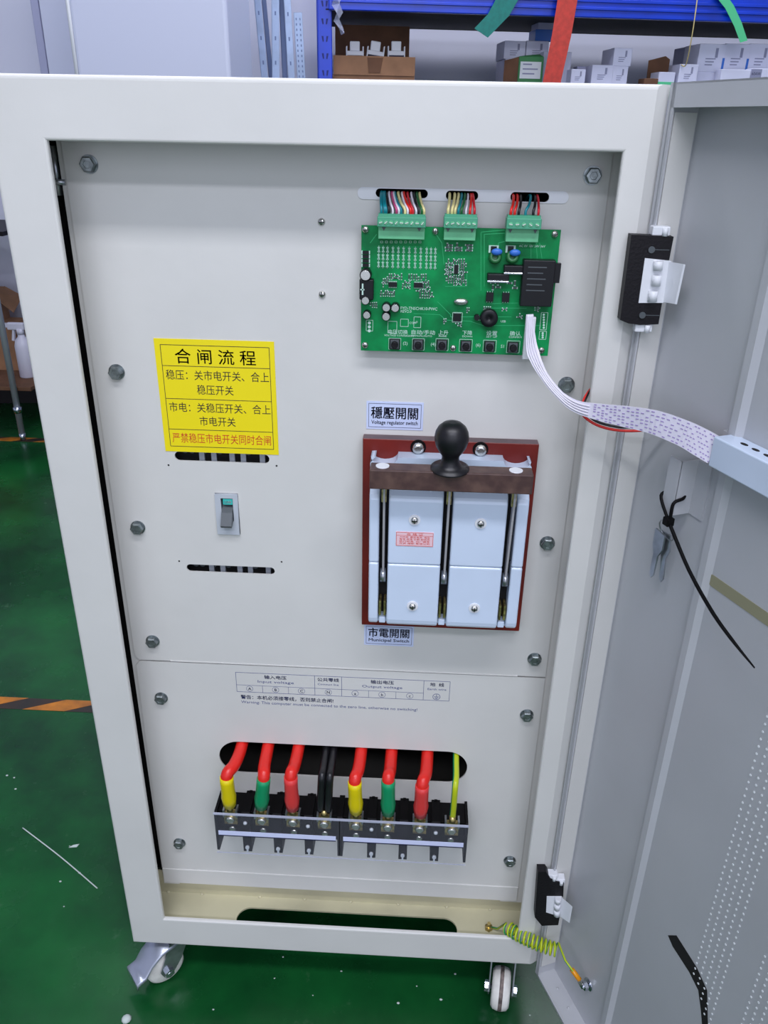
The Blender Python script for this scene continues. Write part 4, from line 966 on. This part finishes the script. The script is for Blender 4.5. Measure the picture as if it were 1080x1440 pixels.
for k, (u, lab) in enumerate(((499, 'left white fitting standing in the open brown carton'), (528, 'tilted middle white fitting in the open brown carton'), (557, 'right white fitting standing in the open brown carton'))):
    p = orr(u, 78, .10); zb = zt-.012
    ft = thing('plastic_fitting', lab, 'fitting', RACK @ Vector((p.x, .10, zb)), 'white fittings in the open carton', rz=RY)
    zf = orr(u, 72, .10).z; zz = orr(u, 58, .10).z; rr = Matrix.Rotation(.12 if k == 1 else 0, 4, 'Y')
    MB(RACK).box(p.x-.017, p.x+.017, .095, .115, zf, zz, .003, rot=rr).build('fitting_head', 'white', ft)
    MB(RACK).box(p.x-.027, p.x+.027, .085, .125, zf-.014, zf, .002, rot=rr).build('fitting_flange', 'white', ft)
    MB(RACK).box(p.x-.030, p.x-.0265, .085, .125, zf-.018, zf+.014, rot=rr).box(p.x+.0265, p.x+.030, .085, .125, zf-.018, zf+.014, rot=rr).build('side_ear', 'white', ft)
    MB(RACK).box(p.x-.025, p.x+.025, .088, .122, zb, zf-.013).build('fitting_base', 'navyink', ft)
_, a0, a1, c0_, zmid = carton(710, 83, 769, 116, .16, .16, 'white carton under the pair of small printed cartons', bottom=SHZ, prn=False)
carton(709, 57, 738, 83, .16, .14, 'small printed white carton at the left behind the green carton', bottom=zmid)
carton(740, 57, 770, 83, .16, .14, 'small printed white carton directly behind the green carton lid', bottom=zmid)
zA = orr(740, 57, .16).z
_, _, _, _, zB = carton(753, 41, 776, 57, .17, .10, 'bright blue packet on the small white cartons', m='bluepack', bottom=zA, prn=False)
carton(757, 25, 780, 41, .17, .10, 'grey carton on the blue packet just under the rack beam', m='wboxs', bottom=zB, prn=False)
t, x0, x1, z0, z1 = carton(729, 79, 762, 116, .06, .09, 'green carton with white paper label beside the red strap', m='greenbox', bottom=SHZ, prn=False)
label_on(t, x0+.006, x1-.008, z1-.068, z1-.016, .06)
MB(RACK).prism([(x0-.001, .062, SHZ), (x0-.001, .062, z1-.002), (x0-.045, .09, z1-.012), (x0-.045, .09, SHZ)], (0, .002, 0)).build('side_flap', 'cartond', t)
MB(RACK).prism([(x0, .062, z1), (x1, .062, z1), (x1-.01, .09, z1+.010), (x0+.02, .09, z1+.004)], (0, .002, 0)).build('lid_flap', 'greenbox', t)
carton(763, 72, 800, 116, .10, .09, 'white carton with blue band half hidden behind the red strap', bottom=SHZ)
carton(803, 97, 822, 117, .04, .07, 'smallest white carton in front right of the red strap', bottom=SHZ)
t, x0, x1, z0, z1 = carton(832, 91, 860, 117, .05, .12, 'printed white carton left of the two stacked cartons', bottom=SHZ)
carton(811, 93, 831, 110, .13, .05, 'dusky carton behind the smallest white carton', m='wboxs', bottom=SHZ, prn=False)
_, _, _, _, zC = carton(861, 93, 881, 118, .05, .12, 'lower of two stacked cartons in the middle of the shelf', bottom=SHZ)
carton(863, 67, 887, 92, .05, .13, 'upper of two stacked cartons in the middle of the shelf', bottom=zC)
t, x0, x1, z0, z1 = carton(926, 101, 948, 117, .04, .08, 'white carton with green foot inside the open brown flap', bottom=SHZ, prn=False)
MB(RACK).box(x0-.001, x1+.001, .039, .04, SHZ, orr(930, 115, .04).z).build('green_band', 'straplime', t)
MB(RACK).prism([(x0-.008, .125, SHZ), (x1+.006, .125, SHZ), (x1+.006, .125, z1+.045), (x1-.012, .125, z1+.055), (x0-.012, .125, z1+.040)], (0, .003, 0)).build('open_flap', 'cartond', t)
carton(906, 110, 925, 118, .03, .06, 'low dark brown carton left of the open brown flap', m='cartond', bottom=SHZ, prn=False)
carton(955, 90, 979, 116, .03, .10, 'white carton with scribbled print under the hanging twine', bottom=SHZ)
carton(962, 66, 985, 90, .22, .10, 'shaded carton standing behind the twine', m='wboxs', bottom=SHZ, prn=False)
_, _, _, _, zD = carton(978, 101, 1090, 117, .06, .16, 'long low white carton under the row of printed cartons', bottom=SHZ, prn=False)
for k, (u0, u1, lab) in enumerate(((982, 1016, 'left carton of the row of tall printed cartons'), (1018, 1050, 'middle carton of the row of tall printed cartons'), (1052, 1083, 'right carton of the row of tall printed cartons'))):
    t, x0, x1, z0, z1 = carton(u0, 61, u1, 100, .06, .13, lab, bottom=zD)
    MB(RACK).box(x1-.008, x1+.0003, .0592, .06, z0+.006, z0+.045).build('blue_corner', 'bluepack', t)
carton(1014, 97, 1054, 112, -.0, .045, 'flat white carton in front of the long low carton', bottom=SHZ, prn=False)
t, x0, x1, z0, z1 = carton(1056, 96, 1095, 112, -.0, .045, 'flat white carton with a dark code label at the shelf end', bottom=SHZ, prn=False)
MB(RACK).box(x0, x0+.038, -.001, 0, z1-.03, z1-.002).build('dark_label', 'print', t)
text('60AW', x0+.003, z1-.021, -.001, .014, 'navyink', t, frame=RACK, w=.032)
# goods on the upper shelf, only their feet show
UZ = BZb+.072*.85
for u, w, m, lab in ((905, .10, 'cartond', 'brown bundle on the upper rack shelf left of the twine'), (975, .07, 'strapred', 'red pouch on the upper rack shelf near the twine'), (1040, .16, 'orange', 'orange pouch on the upper rack shelf at the right')):
    p = orr(u, 4, .04); t = thing('goods_pouch', lab, 'pouch', RACK @ Vector((p.x, .08, UZ)), 'soft goods on the upper shelf', rz=RY)
    MB(RACK).sph((p.x, .08, UZ+.035), .05, 16, (w/.1, .9, .7)).build('pouch_body', m, t)
# straps hanging over the upper beam
def strap(px, y, m, lab, th=.0015, name='packing_strap'):
    t = thing(name, lab, 'strap', RACK @ Vector((orr(px[0][0], px[0][1], y).x, y, orr(0, px[-1][1], y).z)), rz=RY)
    L = [orr(a, b_, y) for a, b_, c, d in px]; Rr = [orr(c, d, y) for a, b_, c, d in px]
    c = [(l+r)/2 for l, r in zip(L, Rr)]; w = [(r-l)/2 for l, r in zip(L, Rr)]
    topz = UZ+.002
    d0 = Vector((c[0].x, y, c[0].z)); over = [Vector((c[0].x, y+.20, topz+.003)), Vector((c[0].x, y+.05, topz+.012)), Vector((c[0].x, y+.004, max(topz+.012, c[0].z+.012)))]
    b = MB(RACK); b.ribbon(over+c, [w[0]]*3+w, th); b.build('strap_band', m, t); return t
strap([(700, -6, 732, -6), (686, 20, 716, 22), (667, 40, 686, 53)], -.045, 'strapgreen', 'dark green strap hanging slantwise over the blue beam')
strap([(785, -6, 813, -6), (776, 50, 803, 51), (764, 112, 789, 113), (758, 150, 783, 151)], -.055, 'strapred', 'wide red strap hanging down past the blue beam')
strap([(1006, -6, 1022, -6), (1020, 12, 1032, 8), (1032, 36, 1043, 32), (1041, 60, 1051, 57)], -.045, 'straplime', 'light green strap curling over the beam at the right')
p, q, r_ = orr(981, -6, -.05), orr(974, 45, -.05), orr(965, 90, -.01)
tw = thing('hanging_twine', 'thin yellow twine hanging from the upper shelf onto a white carton', 'twine', RACK @ Vector((p.x, -.05, UZ)), rz=RY)
MB(RACK).tube([(p.x, .05, UZ+.004), (p.x, -.04, UZ+.014), p, q, r_, (r_.x, .03, r_.z)], .0018, 6).build('twine', 'twine', tw)
b = MB(RACK); rows = []
fm = thing('plastic_film_scrap', 'crumpled clear plastic film hanging from the beam beside the blue upright', 'film', RACK @ Vector((orr(475, 20, -.04).x, -.04, orr(475, 45, -.04).z)), rz=RY)
pts_ = [(476, -8), (472, 6), (478, 18), (473, 28), (479, 38), (482, 48)]
b.ribbon([orr(u, v, -.045+.006*(i % 2)) for i, (u, v) in enumerate(pts_)], [Vector((.014-.0018*i, .008*(-1)**i, .002)) for i in range(6)], .0008); b.build('film', 'film', fm)

# ------------------------------------------------------------------ pale enclosure and leaning rails on the left
e0, e1 = oy(97, 50, 1.95), oy(321, 50, 1.95)
en = thing('pale_enclosure', 'large pale grey metal enclosure standing behind the cabinet on the left', 'cabinet', ((e0.x+e1.x)/2, 2.1, GZ))
MB().box(e0.x+.01, e1.x, 1.95, 2.30, GZ+.06, 1.9, .012, 3).build('enclosure_body', 'panelw', en)
MB().box(e0.x+.04, e1.x-.03, 1.98, 2.27, GZ, GZ+.062).build('plinth', 'black', en)
MB().cyl((e0.x+.008, 1.953, .9), (e0.x+.008, 1.953, 1.9), .006, n=10).build('edge_highlight', 'white', en)  # white rod added to draw the highlight along the rounded edge
e0, e1 = oy(61, 50, 2.45), oy(92, 50, 2.45)
en2 = thing('grey_door_leaf', 'pale grey sheet panel leaning upright left of the large enclosure', 'panel', ((e0.x+e1.x)/2, 2.5, GZ))
MB().box(e0.x, e1.x+.06, 2.45, 2.49, GZ, 1.95, .004).build('sheet', 'panelw', en2)
MB().box(e0.x-.035, e0.x-.006, 2.46, 2.49, GZ, 1.95, .004).build('sheet_fold', 'wboxs', en2)
def rail(ut, ub, wpx, y, lab, holes, topz=2.1, m='galv'):
    a, c = oy(ub, 105, y), oy(ut, 0, y); w = wpx*.0027
    sl_ = (c.x-a.x)/(c.z-a.z); x_at = lambda z: a.x+(z-a.z)*sl_
    t = thing('perforated_rail', lab, 'rail', (x_at(GZ), y, GZ), 'perforated metal rails leaning on the wall')
    lean = .05; zt_ = topz
    F = Matrix(((1, 0, sl_, x_at(0)), (0, 1, .02, y), (0, 0, 1, 0), (0, 0, 0, 1)))
    MB(F).box(-w/2, w/2, 0, .002, GZ, zt_).box(-w/2, -w/2+.002, 0, .03, GZ, zt_).build('rail_web', m, t)
    b = MB(F); z = GZ+.03
    while z < zt_-.02:
        if holes == 1: b.box(-.0025, .0025, -.0004, .0002, z, z+.012); z += .075
        else:
            for s in (-1, 1): b.box(s*w*.22-.002, s*w*.22+.002, -.0004, .0002, z, z+.007)
            z += .016
    b.build('slot_row', 'galvd', t, kind='stuff')
rail(360, 370, 9, 2.42, 'leftmost pale rail with widely spaced slots', 1)
rail(369, 379, 6, 2.46, 'narrow finely perforated rail right of the leftmost rail', 2, m='galvd')
rail(385, 386, 10, 2.42, 'broad pale rail with widely spaced slots in the middle', 1)
rail(394, 399, 7, 2.46, 'dark finely perforated rail right of the broad pale one', 2, m='galvd')
rail(402, 408, 9, 2.44, 'plain looking pale rail second from the right', 1)
rail(416, 422, 11, 2.44, 'shortest perforated rail, topmost end visible near the blue upright', 2, topz=oy(416, 16, 2.44).z)

# ------------------------------------------------------------------ chrome shelf at the far left
cs = thing('chrome_shelf', 'chrome wire shelf unit standing at the far left on the green floor', 'shelf', (-1.5, 2.4, GZ))
px_ = oy(14, 520, 2.25).x; px2 = px_-.75
for x, y in ((px_, 2.25), (px2, 2.25), (px_, 2.67), (px2, 2.67)):
    MB().cyl((x, y, GZ+.02), (x, y, 1.25), .0125, n=16).build('post', 'postm', cs)
    MB().cyl((x, y, GZ), (x, y, GZ+.03), .010, .014, 12).cyl((x, y, .025), (x, y, .05), .017, n=16).build('post_collar', 'chrome', cs)
SZ = .125
for z in (SZ, .72):
    MB().box(px2, px_+.06, 2.27, 2.65, z-.016, z, .002).build('shelf_board', 'cartond' if z < .5 else 'blackm', cs)
sb = thing('spray_bottle', 'white trigger spray bottle on the low chrome shelf', 'bottle', (oy(34, 520, 2.42).x, 2.42, SZ))
bp = oy(33, 490, 2.42)
MB().lathe([(.030, 0), (.033, .004), (.033, .13), (.026, .155), (.014, .168), (.013, .182)], (bp.x, 2.42, SZ), (0, 0, 1), 20).build('bottle', 'spray', sb)
MB().box(bp.x-.05, bp.x+.020, 2.41, 2.43, SZ+.195, SZ+.225, .005).box(bp.x-.062, bp.x-.05, 2.414, 2.426, SZ+.205, SZ+.222).prism([(bp.x-.03, 2.414, SZ+.197), (bp.x-.022, 2.414, SZ+.197), (bp.x-.030, 2.414, SZ+.150), (bp.x-.040, 2.414, SZ+.152)], (0, .012, 0)).cyl((bp.x, 2.42, SZ+.178), (bp.x, 2.42, SZ+.2), .015, n=14).build('trigger', 'spray', sb)
def lbox(x0, x1, y0, y1, z0, z1, lab, m='carton'):
    t = thing('brown_carton', lab, 'box', ((x0+x1)/2, (y0+y1)/2, z0), 'brown cartons on the chrome shelf'); MB().box(x0, x1, y0, y1, z0, z1, .001).build('carton_body', m, t); return t
q0, q1 = oy(8, 480, 2.50), oy(27, 500, 2.50)
lbox(q1.x-.22, q1.x, 2.50, 2.62, SZ, SZ+.20, 'brown carton next to the spray bottle')
t = lbox(q1.x-.30, q1.x-.07, 2.48, 2.62, SZ+.2005, SZ+.33, 'brown carton with a raised flap stacked by the chrome post')
f0 = oy(0, 405, 2.33); MB().prism([(q1.x-.07, 2.48, SZ+.328), (q1.x-.07, 2.62, SZ+.328), (q1.x+.0, 2.62, SZ+.29), (q1.x+.02, 2.48, SZ+.25)], (0, 0, .003)).build('flap', 'carton', t)

# a bright soft look needs no more: the cabinet's own depth gives the dark slots
